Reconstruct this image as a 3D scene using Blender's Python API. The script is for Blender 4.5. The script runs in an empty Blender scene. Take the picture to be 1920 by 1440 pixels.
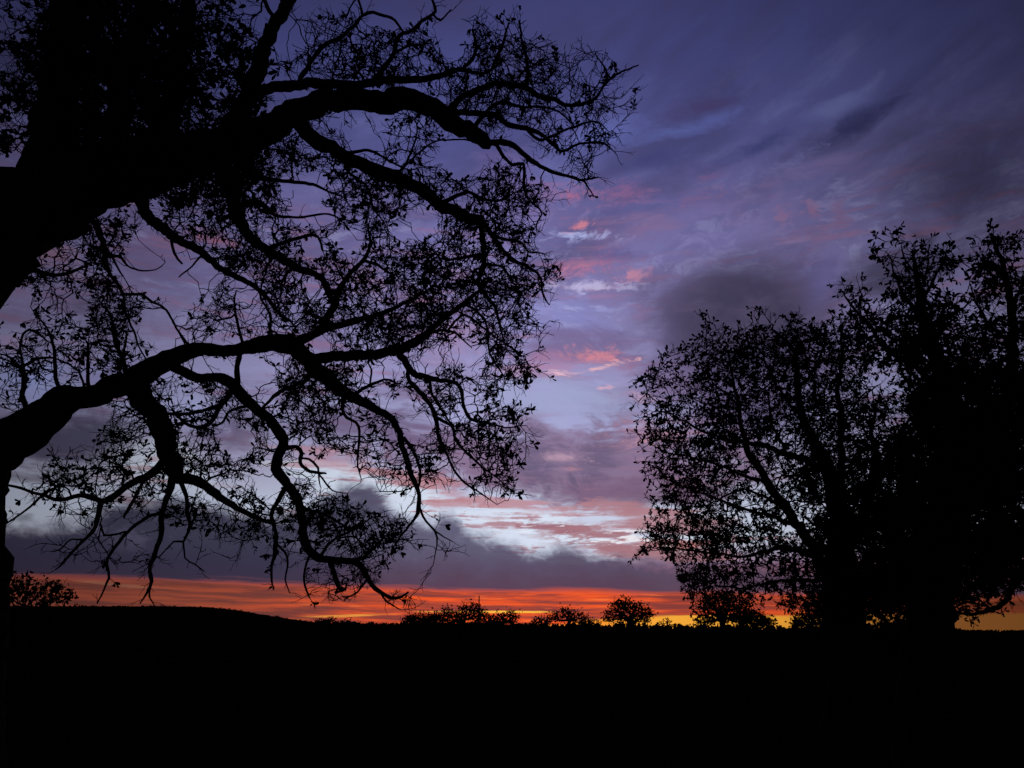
import bpy, bmesh, math, random
from mathutils import Vector, Matrix, noise as mnoise
from mathutils.kdtree import KDTree
import numpy as np

SC = bpy.context.scene
COL = SC.collection
R = math.radians

# ------------------------------------------------------------------ camera
CAM = Vector((0.0, 0.0, 1.6))
PITCH = R(17.9)
cd = bpy.data.cameras.new('camera')
cd.sensor_width = 36.0
cd.lens = 27.04
cd.clip_start = 0.05
cd.clip_end = 12000.0
cam = bpy.data.objects.new('camera', cd)
COL.objects.link(cam)
cam.location = CAM
cam.rotation_euler = (math.pi / 2 + PITCH, 0, 0)
SC.camera = cam
FPX = 27.04 / 36.0 * 1920.0


def ray(px, py):
    """World direction that a photograph pixel looks along."""
    x = (px - 960.0) / FPX
    y = (720.0 - py) / FPX
    c, s = math.cos(PITCH), math.sin(PITCH)
    return Vector((x, c - y * s, s + y * c)).normalized()


def azel(px, py):
    d = ray(px, py)
    return math.degrees(math.atan2(d.x, d.y)), math.degrees(math.asin(d.z))


# ------------------------------------------------------------------ colour management, sampling
SC.view_settings.view_transform = 'Standard'
SC.view_settings.look = 'None'
SC.view_settings.exposure = 0.0
SC.view_settings.gamma = 1.0
SC.view_settings.use_curve_mapping = False
SC.render.engine = 'CYCLES'
SC.cycles.max_bounces = 2
SC.cycles.diffuse_bounces = 1
SC.cycles.glossy_bounces = 1
SC.cycles.transmission_bounces = 1
SC.cycles.use_adaptive_sampling = True
SC.cycles.adaptive_threshold = 0.02
SC.cycles.adaptive_min_samples = 16
SC.cycles.use_denoising = False
SC.render.filter_size = 1.8


def lin(c):
    out = []
    for v in c[:3]:
        v = v / 255.0
        out.append(v / 12.92 if v <= 0.04045 else ((v + 0.055) / 1.055) ** 2.4)
    return (out[0], out[1], out[2], 1.0)


# ------------------------------------------------------------------ world: dusk sky, built from nodes on azimuth and elevation
world = bpy.data.worlds.new('World')
SC.world = world
world.use_nodes = True
WT = world.node_tree
WT.nodes.clear()
world.cycles.sampling_method = 'MANUAL'
world.cycles.sample_map_resolution = 256


class E:
    """A node socket (or number) that takes part in arithmetic."""
    def __init__(self, s): self.s = s
    def __add__(a, b): return op('ADD', a, b)
    __radd__ = __add__
    def __sub__(a, b): return op('SUBTRACT', a, b)
    def __rsub__(a, b): return op('SUBTRACT', b, a)
    def __mul__(a, b): return op('MULTIPLY', a, b)
    __rmul__ = __mul__
    def __truediv__(a, b): return op('DIVIDE', a, b)


def put(sock, v):
    if isinstance(v, E): v = v.s
    if isinstance(v, bpy.types.NodeSocket): WT.links.new(v, sock)
    else: sock.default_value = v


def op(kind, a, b=None, c=None):
    n = WT.nodes.new('ShaderNodeMath')
    n.operation = kind
    put(n.inputs[0], a)
    if b is not None: put(n.inputs[1], b)
    if c is not None: put(n.inputs[2], c)
    return E(n.outputs[0])


def sstep(lo, hi, x):
    n = WT.nodes.new('ShaderNodeMapRange')
    n.interpolation_type = 'SMOOTHSTEP'
    n.clamp = True
    put(n.inputs['Value'], x)
    n.inputs['From Min'].default_value = lo
    n.inputs['From Max'].default_value = hi
    return E(n.outputs['Result'])


def vec(x, y, z=0.0):
    n = WT.nodes.new('ShaderNodeCombineXYZ')
    put(n.inputs[0], x); put(n.inputs[1], y); put(n.inputs[2], z)
    return n.outputs[0]


def noise(x, y, z=0.0, detail=5.0, rough=0.55, dist=0.0):
    n = WT.nodes.new('ShaderNodeTexNoise')
    n.noise_dimensions = '3D'
    put(n.inputs['Vector'], vec(x, y, z))
    n.inputs['Scale'].default_value = 1.0
    n.inputs['Detail'].default_value = detail
    n.inputs['Roughness'].default_value = rough
    n.inputs['Distortion'].default_value = dist
    return E(n.outputs['Fac'])


def mixc(a, b, f, blend='MIX'):
    n = WT.nodes.new('ShaderNodeMix')
    n.data_type = 'RGBA'
    n.blend_type = blend
    put(n.inputs[0], f)
    put(n.inputs[6], a); put(n.inputs[7], b)
    return n.outputs[2]


def ramp(x, stops):
    """stops: (value 0..1, sRGB colour)"""
    n = WT.nodes.new('ShaderNodeValToRGB')
    put(n.inputs[0], x)
    cr = n.color_ramp
    while len(cr.elements) > 1: cr.elements.remove(cr.elements[-1])
    cr.elements[0].position = stops[0][0]; cr.elements[0].color = lin(stops[0][1])
    for p, c in stops[1:]:
        e = cr.elements.new(p); e.color = lin(c)
    return n.outputs[0]


def curve(x, pts, lo, hi):
    """Piecewise curve through pts (x, y) as a float."""
    n = WT.nodes.new('ShaderNodeFloatCurve')
    x0, x1 = pts[0][0], pts[-1][0]
    put(n.inputs['Value'], (x - x0) / (x1 - x0))
    cm = n.mapping
    cv = cm.curves[0]
    q = [((px - x0) / (x1 - x0), (py - lo) / (hi - lo)) for px, py in pts]
    cv.points[0].location = q[0]; cv.points[1].location = q[-1]
    for p in q[1:-1]: cv.points.new(*p)
    cm.update()
    return E(n.outputs[0]) * (hi - lo) + lo


_tc = WT.nodes.new('ShaderNodeTexCoord')
_sp = WT.nodes.new('ShaderNodeSeparateXYZ')
WT.links.new(_tc.outputs['Generated'], _sp.inputs[0])
DX, DY, DZ = (E(_sp.outputs[i]) for i in range(3))
U = op('DEGREES', op('ARCTAN2', DX, DY))           # azimuth, degrees from north
V = op('DEGREES', op('ARCSINE', DZ))               # elevation, degrees

n_big = noise(U * 0.10, V * 0.17, 1.3, 4.0, 0.5)
n_b2 = noise(U * 0.11, V * 0.19, 7.7, 4.0, 0.5)
UW = U + (n_big - 0.5) * 9.0                       # clouds drift out of shape
VW = V + (n_b2 - 0.5) * 5.0
UW6 = U + (UW - U) * 0.6
VW6 = V + (VW - V) * 0.6
n_mid = noise(UW * 0.20, VW * 0.42, 3.1, 7.0, 0.60) - 0.5
n_fine = noise(UW * 0.55, VW * 1.25, 5.4, 7.0, 0.62) - 0.5
n_wisp = noise(UW * 1.5, VW * 3.4, 6.6, 5.0, 0.65) - 0.5
n_streak = noise(U * 0.16 + n_big * 1.0, V * 1.7, 2.2, 6.0, 0.6) - 0.5
n_hor = noise(U * 0.13 + n_b2 * 1.5, V * 2.4 + U * 0.06 + n_big * 1.2, 9.1, 6.0, 0.60) - 0.5
n_hor2 = noise(U * 0.26 + n_big * 2.5, V * 3.9 + n_b2 * 2.5 - U * 0.05, 4.1, 5.0, 0.58) - 0.5

NZ = {'mid': n_mid, 'fine': n_fine, 'streak': n_streak, 'mf': n_mid * 2.2 + n_fine * 1.6 + n_streak * 0.8, 'hor': n_hor * 3.0, 'st': n_streak * 3.5 + n_fine * 1.2, 'sm': n_wisp * 2.6 + n_fine * 2.6 + n_streak * 1.2}


def blob(px, py, rx, ry, rot=0.0, nz='mf', k=1.2, soft=0.5, warp=1):
    """Soft cloud-shaped mask about the direction of a photograph pixel; radii in photograph pixels."""
    u0, v0 = azel(px, py)
    ua, _ = azel(px + 30, py); ub, _ = azel(px - 30, py)
    _, va = azel(px, py - 30); _, vb = azel(px, py + 30)
    su, sv = (ua - ub) / 60.0, (va - vb) / 60.0
    a = R(rot); c, s = math.cos(a), math.sin(a)
    uu, vv = (UW6, VW6) if warp else (U, V)
    x = op('MULTIPLY_ADD', uu, 1.0 / su, -u0 / su)       # pixels
    y = op('MULTIPLY_ADD', vv, 1.0 / sv, -v0 / sv)
    xr = x * (c / rx) + y * (s / rx) if rot else x * (1.0 / rx)
    yr = y * (c / ry) - x * (s / ry) if rot else y * (1.0 / ry)
    d = op('SQRT', op('MULTIPLY_ADD', xr, xr, yr * yr))
    val = op('MULTIPLY_ADD', NZ[nz], k, 1.0 - d)
    return sstep(0.0, soft, val)


def paint(col, rgb, mask, amt=1.0, blend='MIX'):
    return mixc(col, lin(rgb), mask * amt if amt != 1.0 else mask, blend)



# clear air: gold at the horizon, pale above it, violet blue higher up, dimmer away from the sunset
VT = [(1186, (255, 190, 70)), (1165, (252, 165, 55)), (1140, (238, 110, 52)), (1112, (214, 88, 62)), (1060, (150, 120, 150)), (1015, (206, 212, 232)), (950, (200, 208, 232)),
      (885, (172, 168, 198)), (800, (166, 168, 210)), (700, (156, 152, 198)), (570, (136, 130, 182)), (430, (115, 111, 166)), (300, (87, 88, 144)),
      (150, (72, 75, 130)), (0, (62, 64, 112))]
stops = [(max(0.0, azel(1000, y)[1]) / 90.0, c) for y, c in VT] + [(0.72, (30, 31, 58)), (1.0, (20, 21, 42))]
sky = ramp(V * (1.0 / 90.0), stops)

# upper cloud deck: long soft rolls that climb to the right
ur = U * 0.94 + V * 0.34
vr = V * 0.94 - U * 0.34
roll = noise(ur * 0.055 + n_big, vr * 0.19, 2.0, 6.0, 0.55) - 0.5
roll2 = noise(ur * 0.12 + n_b2, vr * 0.36, 6.0, 7.0, 0.6) - 0.5
up = sstep(17.0, 27.0, V)
deck = sstep(-0.16, 0.20, roll + roll2 * 0.5)
sky = mixc(sky, mixc(lin((56, 56, 100)), lin((60, 54, 88)), sstep(-.1, .15, roll2)), deck * up * 0.50)
glow = sstep(0.02, 0.30, roll2 * 0.9 - roll * 0.5)
sky = mixc(sky, lin((118, 124, 186)), glow * up * (1.0 - sstep(34.0, 42.0, V)) * 0.55)
# middle sky: mauve veil broken by paler and darker patches
mid = sstep(9.0, 13.0, V) * (1.0 - sstep(25.0, 34.0, V))
sky = mixc(sky, lin((116, 96, 136)), sstep(-0.14, 0.22, n_mid + n_streak * 0.5) * mid * 0.66)
sky = mixc(sky, lin((164, 162, 210)), sstep(0.00, 0.22, n_fine * 0.9 - n_mid * 0.5 + n_wisp * 0.25) * mid * 0.60)
sky = mixc(sky, lin((176, 122, 152)), sstep(0.0, 0.28, n_streak + n_mid * 0.4 - n_fine * 0.3) * mid * 0.50)

B = [
    # pale gaps
    (1060, 600, 170, 80, 0, (138, 140, 200), .75, .9, 1.0),
    (1110, 537, 110, 13, -4, (192, 184, 222), .85, .9, 1.1),
    (1090, 442, 75, 11, -3, (172, 178, 226), .9, .9, 1.1),
    (1075, 580, 26, 8, 0, (170, 170, 220), .7, .9, 1.2),
    (1120, 575, 26, 9, 0, (164, 164, 216), .7, .9, 1.2),
    (1060, 612, 30, 9, 0, (164, 166, 214), .6, .9, 1.2),
    (1010, 755, 190, 70, 0, (160, 166, 206), .9, .9, .9),
    (1140, 250, 130, 34, 5, (96, 104, 172), .75, .8, 1.2),
    (1270, 245, 160, 22, 8, (92, 102, 168), .75, .9, 1.2),
    (1230, 305, 170, 26, 6, (66, 68, 120), .7, .8, 1.1),
    (1590, 188, 120, 22, 12, (104, 110, 166), .9, .8, 1.2),
    (1350, 225, 90, 16, 10, (88, 94, 156), .6, .8, 1.2),
    (1470, 350, 150, 44, 15, (118, 112, 166), .7, 1.0, 1.1),
    (1330, 400, 120, 30, 8, (124, 118, 176), .6, 1.0, 1.1),
    (1430, 425, 90, 26, -18, (136, 122, 170), .75, 1.0, 1.0),
    (1490, 452, 40, 9, -8, (150, 132, 176), .7, 1.0, 1.1),
    (1520, 510, 80, 60, -40, (100, 98, 148), .7, .8, 1.0),
    (1710, 297, 34, 13, 0, (104, 102, 146), .8, .7, 1.2),
    (1380, 440, 270, 70, 8, (122, 116, 172), .75, .8, 1.2),
    (1620, 222, 160, 30, 12, (46, 48, 88), .8, .7, 1.1),
    (1420, 275, 150, 26, 10, (60, 64, 116), .75, .8, 1.1),
    (1310, 200, 120, 30, 4, (70, 56, 96), .6, .8, 1.2),
    (1680, 260, 120, 30, 16, (84, 82, 124), .7, .8, 1.2),
    (1480, 305, 110, 16, 14, (112, 112, 168), .7, .9, 1.2),
    (1200, 440, 120, 34, 0, (138, 110, 154), .55, .9, 1.4),
    (1400, 365, 180, 44, 8, (124, 102, 148), .5, .9, 1.4),
    (1150, 480, 80, 20, 0, (84, 82, 136), .6, .9, 1.2),
    (1210, 395, 130, 24, 6, (98, 98, 156), .6, .9, 1.2),
    # rose patches
    (1060, 362, 80, 32, -5, (158, 104, 142), .75, 1.0, 1.5),
    (1065, 368, 26, 10, -5, (190, 110, 138), .6, 1.0, 1.4),
    (1170, 362, 74, 34, -10, (140, 98, 142), .75, 1.0, 1.5),
    (1085, 425, 36, 9, 15, (218, 134, 146), .8, 1.0, 1.4),
    (1310, 372, 90, 20, 8, (136, 100, 144), .65, 1.0, 1.4),
    (1335, 330, 40, 12, 8, (120, 92, 140), .6, 1.0, 1.4),
    (1465, 405, 32, 26, 30, (146, 114, 154), .75, 1.0, 1.2),
    (1520, 395, 20, 34, 20, (150, 114, 152), .75, 1.0, 1.1),
    (1575, 400, 24, 36, 10, (134, 106, 148), .75, 1.0, 1.2),
    (1080, 507, 100, 24, 8, (172, 114, 150), .85, 1.0, 1.4),
    (1095, 500, 40, 9, 8, (196, 126, 150), .6, 1.0, 1.4),
    (1185, 518, 50, 12, 4, (200, 136, 160), .8, 1.0, 1.2),
    (960, 370, 130, 130, 0, (120, 104, 158), .5, .8, 1.2),
    (410, 450, 80, 18, 0, (160, 98, 116), .85, .8, 1.2),
    (100, 470, 90, 40, 0, (160, 120, 140), .7, .8, 1.2),
    (850, 650, 120, 44, 0, (180, 140, 178), .65, 1.0, 1.4),
    (680, 530, 60, 40, 0, (172, 134, 172), .6, 1.0, 1.3),
    # grey mauve cloud right of the middle, with a soft domed top
    (1390, 650, 260, 200, 0, (102, 90, 128), .85, .22, .50),
    (1310, 590, 170, 110, -20, (98, 89, 126), .8, .3, .9),
    (1270, 720, 120, 80, 0, (124, 104, 142), .6, .8, .9),
    (1690, 500, 200, 70, 0, (64, 62, 86), .75, .5, .8),
    (1830, 340, 300, 190, 0, (50, 50, 80), .75, .25, 1.0),
    (1090, 650, 150, 48, 0, (116, 100, 142), .75, 1.0, .9),
    # coral cloud
    (1050, 684, 160, 30, 2, (182, 130, 164), .8, 1.0, 1.3),
    (1112, 668, 66, 24, -4, (214, 136, 148), .9, 1.0, 1.3),
    (1125, 690, 70, 8, 11, (246, 190, 192), .95, .9, 1.1),
    (1042, 699, 32, 8, -6, (240, 192, 204), .95, .9, 1.0),
    (1135, 727, 26, 6, 0, (226, 176, 194), .85, .9, 1.0),
    (1200, 742, 50, 13, -20, (196, 162, 192), .75, .9, 1.2),
    # mauve layer over the bright gap
    (1110, 872, 440, 100, -3, (136, 112, 144), .92, .6, .6),
    (1130, 925, 330, 40, -3, (122, 94, 122), .8, .6, .9),
    (1200, 800, 150, 36, 0, (158, 120, 150), .7, 1.1, 1.2),
    (1230, 825, 120, 16, 3, (188, 140, 162), .6, 1.1, 1.2),
    (1000, 860, 70, 110, 35, (98, 90, 120), .75, .7, 1.0),
    (1120, 850, 60, 110, -45, (98, 88, 118), .75, .7, 1.0),
    (1050, 857, 70, 13, 0, (190, 156, 178), .8, .9, 1.2),
    (1065, 880, 40, 6, 0, (196, 140, 150), .7, .9, 1.2),
    (1270, 930, 150, 50, 0, (116, 90, 116), .7, .7, 1.0),
    (690, 800, 260, 80, 0, (110, 94, 128), .8, .9, .9),
    (430, 800, 150, 70, 0, (104, 92, 124), .75, .8, .9),
    (600, 850, 140, 28, -4, (182, 140, 156), .75, 1.0, 1.2),
    (60, 715, 150, 75, 0, (172, 182, 246), .8, .7, 1.0),
    (240, 700, 140, 55, 0, (158, 158, 218), .7, .7, 1.0),
    (345, 775, 120, 50, 0, (186, 190, 240), .75, .7, 1.0),
    (20, 645, 60, 26, 0, (176, 148, 190), .7, .8, 1.2),
    (200, 590, 110, 70, 0, (84, 78, 104), .6, .6, 1.0),
    (120, 820, 200, 70, 8, (72, 68, 94), .92, .6, .7),
    (100, 900, 170, 40, 0, (96, 84, 104), .7, .8, 1.0),
]
for px, py, rx, ry, rot, c, amt, k, soft in B:
    small = rx < 115
    sky = paint(sky, c, blob(px, py, rx, ry, rot, 'sm' if small else 'mf', k, soft, 0 if small else 1), amt)

dome = blob(1385, 600, 185, 150, 0, 'mf', .13, .55, 0)
wedge = blob(1545, 525, 42, 110, -40, 'mf', .4, .9, 0)
sky = mixc(sky, lin((112, 106, 160)), wedge * 0.85)
sky = mixc(sky, mixc(lin((70, 65, 92)), lin((92, 82, 112)), sstep(-0.1, 0.25, n_mid + n_fine * 0.4)), dome * 0.92)

# bright gap low in the west and the rose streaks that cross it
gap = blob(1000, 1000, 200, 62, -8, 'st', .55, .35, 0)
gap2 = blob(700, 915, 210, 42, -12, 'st', .6, .35, 0)
gap3 = blob(300, 862, 150, 62, -10, 'mf', .6, .7, 1)
gap4 = blob(1330, 1012, 180, 20, 4, 'st', .6, .4, 0)
gapm = op('MAXIMUM', op('MAXIMUM', gap, gap2), op('MAXIMUM', gap3 * 0.9, gap4))
sky = mixc(sky, lin((212, 222, 240)), gapm)
streak = sstep(0.03, 0.11, n_streak + n_fine * 0.35 - 0.02)
lowband = sstep(4.0, 5.5, V) * (1.0 - sstep(10.5, 12.5, V))
sky = mixc(sky, lin((178, 134, 146)), streak * lowband * 0.9 * op('MAXIMUM', gapm, 0.25))
S = [
    (760, 893, 150, 22, -7, (182, 128, 140), .92, .7, .7),
    (950, 943, 190, 17, -8, (186, 136, 148), .9, .9, .7),
    (600, 860, 90, 26, -8, (190, 146, 164), .7, 1.0, .8),
    (830, 945, 70, 14, 4, (186, 132, 142), .8, 1.0, .6),
    (1230, 975, 190, 34, -5, (178, 128, 138), .92, .9, .6),
    (1130, 1003, 120, 10, -4, (164, 116, 126), .9, 1.1, .5),
    (1050, 990, 70, 9, -2, (158, 110, 124), .9, .9, .5),
    (1210, 1030, 170, 24, -4, (170, 120, 128), .92, .9, .6),
    (1250, 1018, 90, 10, -4, (206, 130, 126), .7, .8, .7),
    (560, 965, 60, 13, -5, (150, 104, 116), .7, .7, .7),
    (640, 960, 50, 8, -6, (196, 200, 216), .8, .8, .5),
    (230, 932, 60, 18, 0, (130, 92, 104), .8, .7, .8),
    (45, 970, 30, 12, 15, (150, 156, 170), .9, .7, .8),
]
for px, py, rx, ry, rot, c, amt, k, soft in S:
    sky = paint(sky, c, blob(px, py, rx, ry, rot, 'st', k, soft, 0), amt)

# small broken cloudlets, rose below and white between, under the mauve layer
n_frag = noise(U * 0.55 + n_big, V * 2.6 - U * 0.12, 3.7, 5.0, 0.62) - 0.5
frag = blob(1120, 1005, 230, 46, -6, 'mf', .5, .8, 0)
sky = mixc(sky, lin((168, 118, 128)), frag * sstep(-0.02, 0.07, n_frag) * 0.85)
sky = mixc(sky, lin((240, 238, 246)), frag * sstep(0.05, 0.13, 0.0 - n_frag) * 0.95)
rip = blob(1215, 815, 130, 52, 4, 'mf', .6, .9, 0)
sky = mixc(sky, lin((190, 142, 164)), rip * sstep(-0.02, 0.12, n_wisp + n_fine * 0.5) * 0.7)
sky = mixc(sky, lin((104, 92, 124)), rip * sstep(0.03, 0.15, 0.0 - n_wisp - n_fine * 0.4) * 0.6)

# long dark cloud bank over the horizon with a ragged cumulus top
TOP = [(-400, 960), (0, 990), (120, 985), (200, 955), (300, 940), (400, 955), (500, 965), (570, 960), (620, 925), (665, 905), (700, 915), (740, 955), (800, 980), (835, 966),
       (868, 985), (905, 1008), (960, 1020), (1010, 1035), (1060, 1030), (1120, 1042), (1200, 1052), (1300, 1060), (1450, 1062), (1700, 1066), (2000, 1070), (2300, 1085)]
tp = [azel(x, y) for x, y in TOP]
top = curve(U, tp, 0.0, 14.0)
nb = noise(U * 0.42, V * 0.55, 8.8, 7.0, 0.58) - 0.5
bank_up = 1.0 - sstep(-0.75, 0.75, V - top + nb * 2.2 + n_wisp * 0.9)
BOT = [(-400, 1075), (140, 1083), (400, 1092), (700, 1104), (960, 1110), (1090, 1107), (1200, 1113), (1450, 1116), (1920, 1122), (2300, 1126)]
bot = curve(U, [azel(x, y) for x, y in BOT], 0.0, 8.0)
bank_lo = sstep(-0.22, 0.34, V - bot + n_hor * 0.8 + n_hor2 * 0.5)
h = sstep(0.0, 1.0, (V - bot) / 4.5)
bank_c = mixc(lin((84, 66, 88)), lin((92, 88, 114)), sstep(0.0, 0.85, (V - bot) / 4.5 + nb * 0.7))
bank_c = mixc(bank_c, lin((104, 84, 106)), sstep(6.0, 18.0, U) * 0.6)
bank_c = mixc(bank_c, lin((58, 56, 80)), 1.0 - sstep(-18.0, -6.0, U + nb * 6.0))
bank_c = mixc(bank_c, lin((112, 106, 134)), sstep(0.02, 0.22, nb * 0.9 + n_mid * 0.6 - n_fine * 0.2) * sstep(1.0, 3.5, V - bot) * 0.55)
bank = bank_up * bank_lo
sky = mixc(sky, bank_c, bank * 0.97)

# fire under the bank: thin layers of lit and unlit cloud
under = 1.0 - bank_lo
fire = mixc(lin((140, 64, 58)), lin((240, 88, 42)), sstep(-0.14, 0.16, n_hor + n_hor2 * 0.5))
fire = mixc(fire, lin((255, 130, 66)), sstep(0.08, 0.22, n_hor2 + n_hor * 0.4) * 0.55)
lowgold = 1.0 - sstep(-0.12, 0.12, V + n_hor * 0.8 - 0.50 - sstep(0.0, 13.0, U) * 0.62)
fire = mixc(fire, mixc(lin((255, 140, 40)), lin((255, 178, 62)), sstep(2.0, 12.0, U)), lowgold * sstep(-14.0, -4.0, U) * 0.95)
gl = blob(930, 1147, 190, 3, 0, 'hor', .8, .6, 0)
fire = mixc(fire, lin((255, 190, 70)), gl * 0.95)
gl = blob(640, 1155, 120, 3, 2, 'hor', .8, .6, 0)
fire = mixc(fire, lin((255, 170, 70)), gl * 0.9)
gl = blob(220, 1097, 90, 5, -4, 'hor', 1.2, .6, 0)
fire = mixc(fire, lin((238, 190, 150)), gl * 0.8)
dull = 1.0 - sstep(-24.0, -5.0, U + n_hor * 14.0)
fire = mixc(fire, mixc(lin((120, 68, 62)), lin((158, 84, 66)), sstep(-0.1, 0.1, n_hor)), dull * 0.85)
dullr = sstep(16.0, 29.0, U)
fire = mixc(fire, lin((122, 66, 44)), dullr * 0.82)
sky = mixc(sky, fire, under)

# the sky dims away from the sunset
du = (U - 1.0) * (1.0 / 26.0)
dim = op('EXPONENT', (du * du) * -0.62)
dim = op('MAXIMUM', dim, 0.0) * 0.9 + 0.10
below = sstep(-0.6, -0.05, V)
bg = WT.nodes.new('ShaderNodeBackground')
WT.links.new(sky, bg.inputs['Color'])
put(bg.inputs['Strength'], dim * below)
wo = WT.nodes.new('ShaderNodeOutputWorld')
WT.links.new(bg.outputs[0], wo.inputs['Surface'])


# ------------------------------------------------------------------ a last trace of sun, just under the cloud edge in the west
SUN_AZ = azel(1330, 1160)[0]
sd = bpy.data.lights.new('sun', 'SUN')
sd.energy = 0.02
sd.angle = R(0.5)
sd.color = (1.0, 0.62, 0.35)
sun = bpy.data.objects.new('sun', sd)
COL.objects.link(sun)
sun.rotation_euler = (R(89.0), 0, R(180.0 - SUN_AZ))


# ------------------------------------------------------------------ materials
def mat(name, c1, c2, scale, rough=0.9, bump=0.0, detail=5.0):
    m = bpy.data.materials.new(name)
    m.use_nodes = True
    t = m.node_tree
    b = t.nodes['Principled BSDF']
    tc = t.nodes.new('ShaderNodeTexCoord')
    n = t.nodes.new('ShaderNodeTexNoise')
    n.inputs['Scale'].default_value = scale
    n.inputs['Detail'].default_value = detail
    t.links.new(tc.outputs['Object'], n.inputs['Vector'])
    r = t.nodes.new('ShaderNodeValToRGB')
    r.color_ramp.elements[0].position = 0.35; r.color_ramp.elements[0].color = (*c1, 1)
    r.color_ramp.elements[1].position = 0.68; r.color_ramp.elements[1].color = (*c2, 1)
    t.links.new(n.outputs['Fac'], r.inputs[0])
    t.links.new(r.outputs[0], b.inputs['Base Color'])
    b.inputs['Roughness'].default_value = rough
    b.inputs['Specular IOR Level'].default_value = 0.0
    if bump:
        bp = t.nodes.new('ShaderNodeBump')
        bp.inputs['Strength'].default_value = bump
        bp.inputs['Distance'].default_value = 0.02
        t.links.new(n.outputs['Fac'], bp.inputs['Height'])
        t.links.new(bp.outputs[0], b.inputs['Normal'])
    return m


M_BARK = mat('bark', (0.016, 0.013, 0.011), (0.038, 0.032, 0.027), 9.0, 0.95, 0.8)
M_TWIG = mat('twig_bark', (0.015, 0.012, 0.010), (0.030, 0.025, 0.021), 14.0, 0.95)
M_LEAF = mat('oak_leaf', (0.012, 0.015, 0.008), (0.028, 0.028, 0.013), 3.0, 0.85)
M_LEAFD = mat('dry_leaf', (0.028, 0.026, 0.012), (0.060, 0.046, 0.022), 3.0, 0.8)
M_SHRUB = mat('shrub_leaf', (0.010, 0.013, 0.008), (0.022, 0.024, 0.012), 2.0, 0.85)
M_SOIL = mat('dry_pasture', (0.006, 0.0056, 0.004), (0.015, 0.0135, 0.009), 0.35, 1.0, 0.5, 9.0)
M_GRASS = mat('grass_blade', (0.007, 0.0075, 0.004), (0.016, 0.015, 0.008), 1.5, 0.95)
M_STEEL = mat('weathered_steel', (0.05, 0.05, 0.05), (0.10, 0.095, 0.09), 6.0, 0.6)

FWD = Vector((0, math.cos(PITCH), math.sin(PITCH)))


def at(px, py, depth):
    """Point on a photograph pixel's line of sight at a distance north of the camera."""
    d = ray(px, py)
    return CAM + d * (depth / d.y)


def pxm(p):
    """Metres that one photograph pixel spans at a point."""
    return (p - CAM).dot(FWD) / FPX


def proj(P):
    """Photograph pixel of points (n, 3)."""
    q = np.asarray(P, float) - np.array(CAM)
    c, s = math.cos(PITCH), math.sin(PITCH)
    f = q[:, 1] * c + q[:, 2] * s
    up = -q[:, 1] * s + q[:, 2] * c
    f = np.where(np.abs(f) < 1e-3, 1e-3, f)
    return np.stack([960 + FPX * q[:, 0] / f, 720 - FPX * up / f], 1), f


# ------------------------------------------------------------------ mesh helpers
def link_mesh(name, verts, faces, m, parent=None, smooth=False):
    me = bpy.data.meshes.new(name)
    verts = np.asarray(verts, np.float32)
    faces = np.asarray(faces, np.int32)
    k = faces.shape[1]
    me.vertices.add(len(verts)); me.vertices.foreach_set('co', verts.ravel())
    me.loops.add(faces.size); me.loops.foreach_set('vertex_index', faces.ravel())
    me.polygons.add(len(faces))
    me.polygons.foreach_set('loop_start', np.arange(0, faces.size, k, dtype=np.int32))
    me.update(calc_edges=True)
    if smooth: me.polygons.foreach_set('use_smooth', np.ones(len(faces), bool))
    me.materials.append(m)
    o = bpy.data.objects.new(name, me)
    COL.objects.link(o)
    if parent: o.parent = parent
    return o


def thing(name, label, cat, loc=(0, 0, 0), group=None):
    o = bpy.data.objects.new(name, None)
    COL.objects.link(o)
    o.location = loc
    o['label'] = label; o['category'] = cat
    if group: o['group'] = group
    return o


def tag(o, label, cat, group=None):
    o['label'] = label; o['category'] = cat
    if group: o['group'] = group
    return o


def tube(pts, rad, sides=10, knobs=0.12, seed=0.0, origin=Vector((0, 0, 0))):
    """Rough round limb along pts with the given radii."""
    n = len(pts)
    V_, F_ = [], []
    t0 = (pts[1] - pts[0]).normalized()
    ref = Vector((0, 0, 1)) if abs(t0.z) < 0.9 else Vector((1, 0, 0))
    nx = t0.cross(ref).normalized()
    for i in range(n):
        t = (pts[min(i + 1, n - 1)] - pts[max(i - 1, 0)]).normalized()
        nx = (nx - t * nx.dot(t)).normalized()
        ny = t.cross(nx)
        for k in range(sides):
            a = 2 * math.pi * k / sides
            d = nx * math.cos(a) + ny * math.sin(a)
            p = pts[i] + d * rad[i]
            q = p * (1.0 / max(rad[i], 0.02)) * 0.55 + Vector((seed, seed * 2, 0))
            p = pts[i] + d * rad[i] * (1 + knobs * mnoise.noise(q) * 1.6)
            V_.append(p - origin)
    for i in range(n - 1):
        for k in range(sides):
            k2 = (k + 1) % sides
            F_.append((i * sides + k, i * sides + k2, (i + 1) * sides + k2, (i + 1) * sides + k))
    for i in (0, n - 1):                                # close the ends
        c = len(V_); V_.append(pts[i] - origin)
        for k in range(sides):
            F_.append((i * sides + k, i * sides + (k + 1) % sides, c, c))
    return V_, F_


def tube_mesh(name, pts, rad, m, parent, sides=10, knobs=0.12, seed=0.0, origin=Vector((0, 0, 0))):
    v, f = tube(pts, rad, sides, knobs, seed, origin)
    me = bpy.data.meshes.new(name)
    me.from_pydata([tuple(p) for p in v], [], [tuple(dict.fromkeys(q)) for q in f])
    me.polygons.foreach_set('use_smooth', [True] * len(me.polygons))
    me.materials.append(m)
    o = bpy.data.objects.new(name, me)
    COL.objects.link(o)
    if parent: o.parent = parent
    return o


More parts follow.
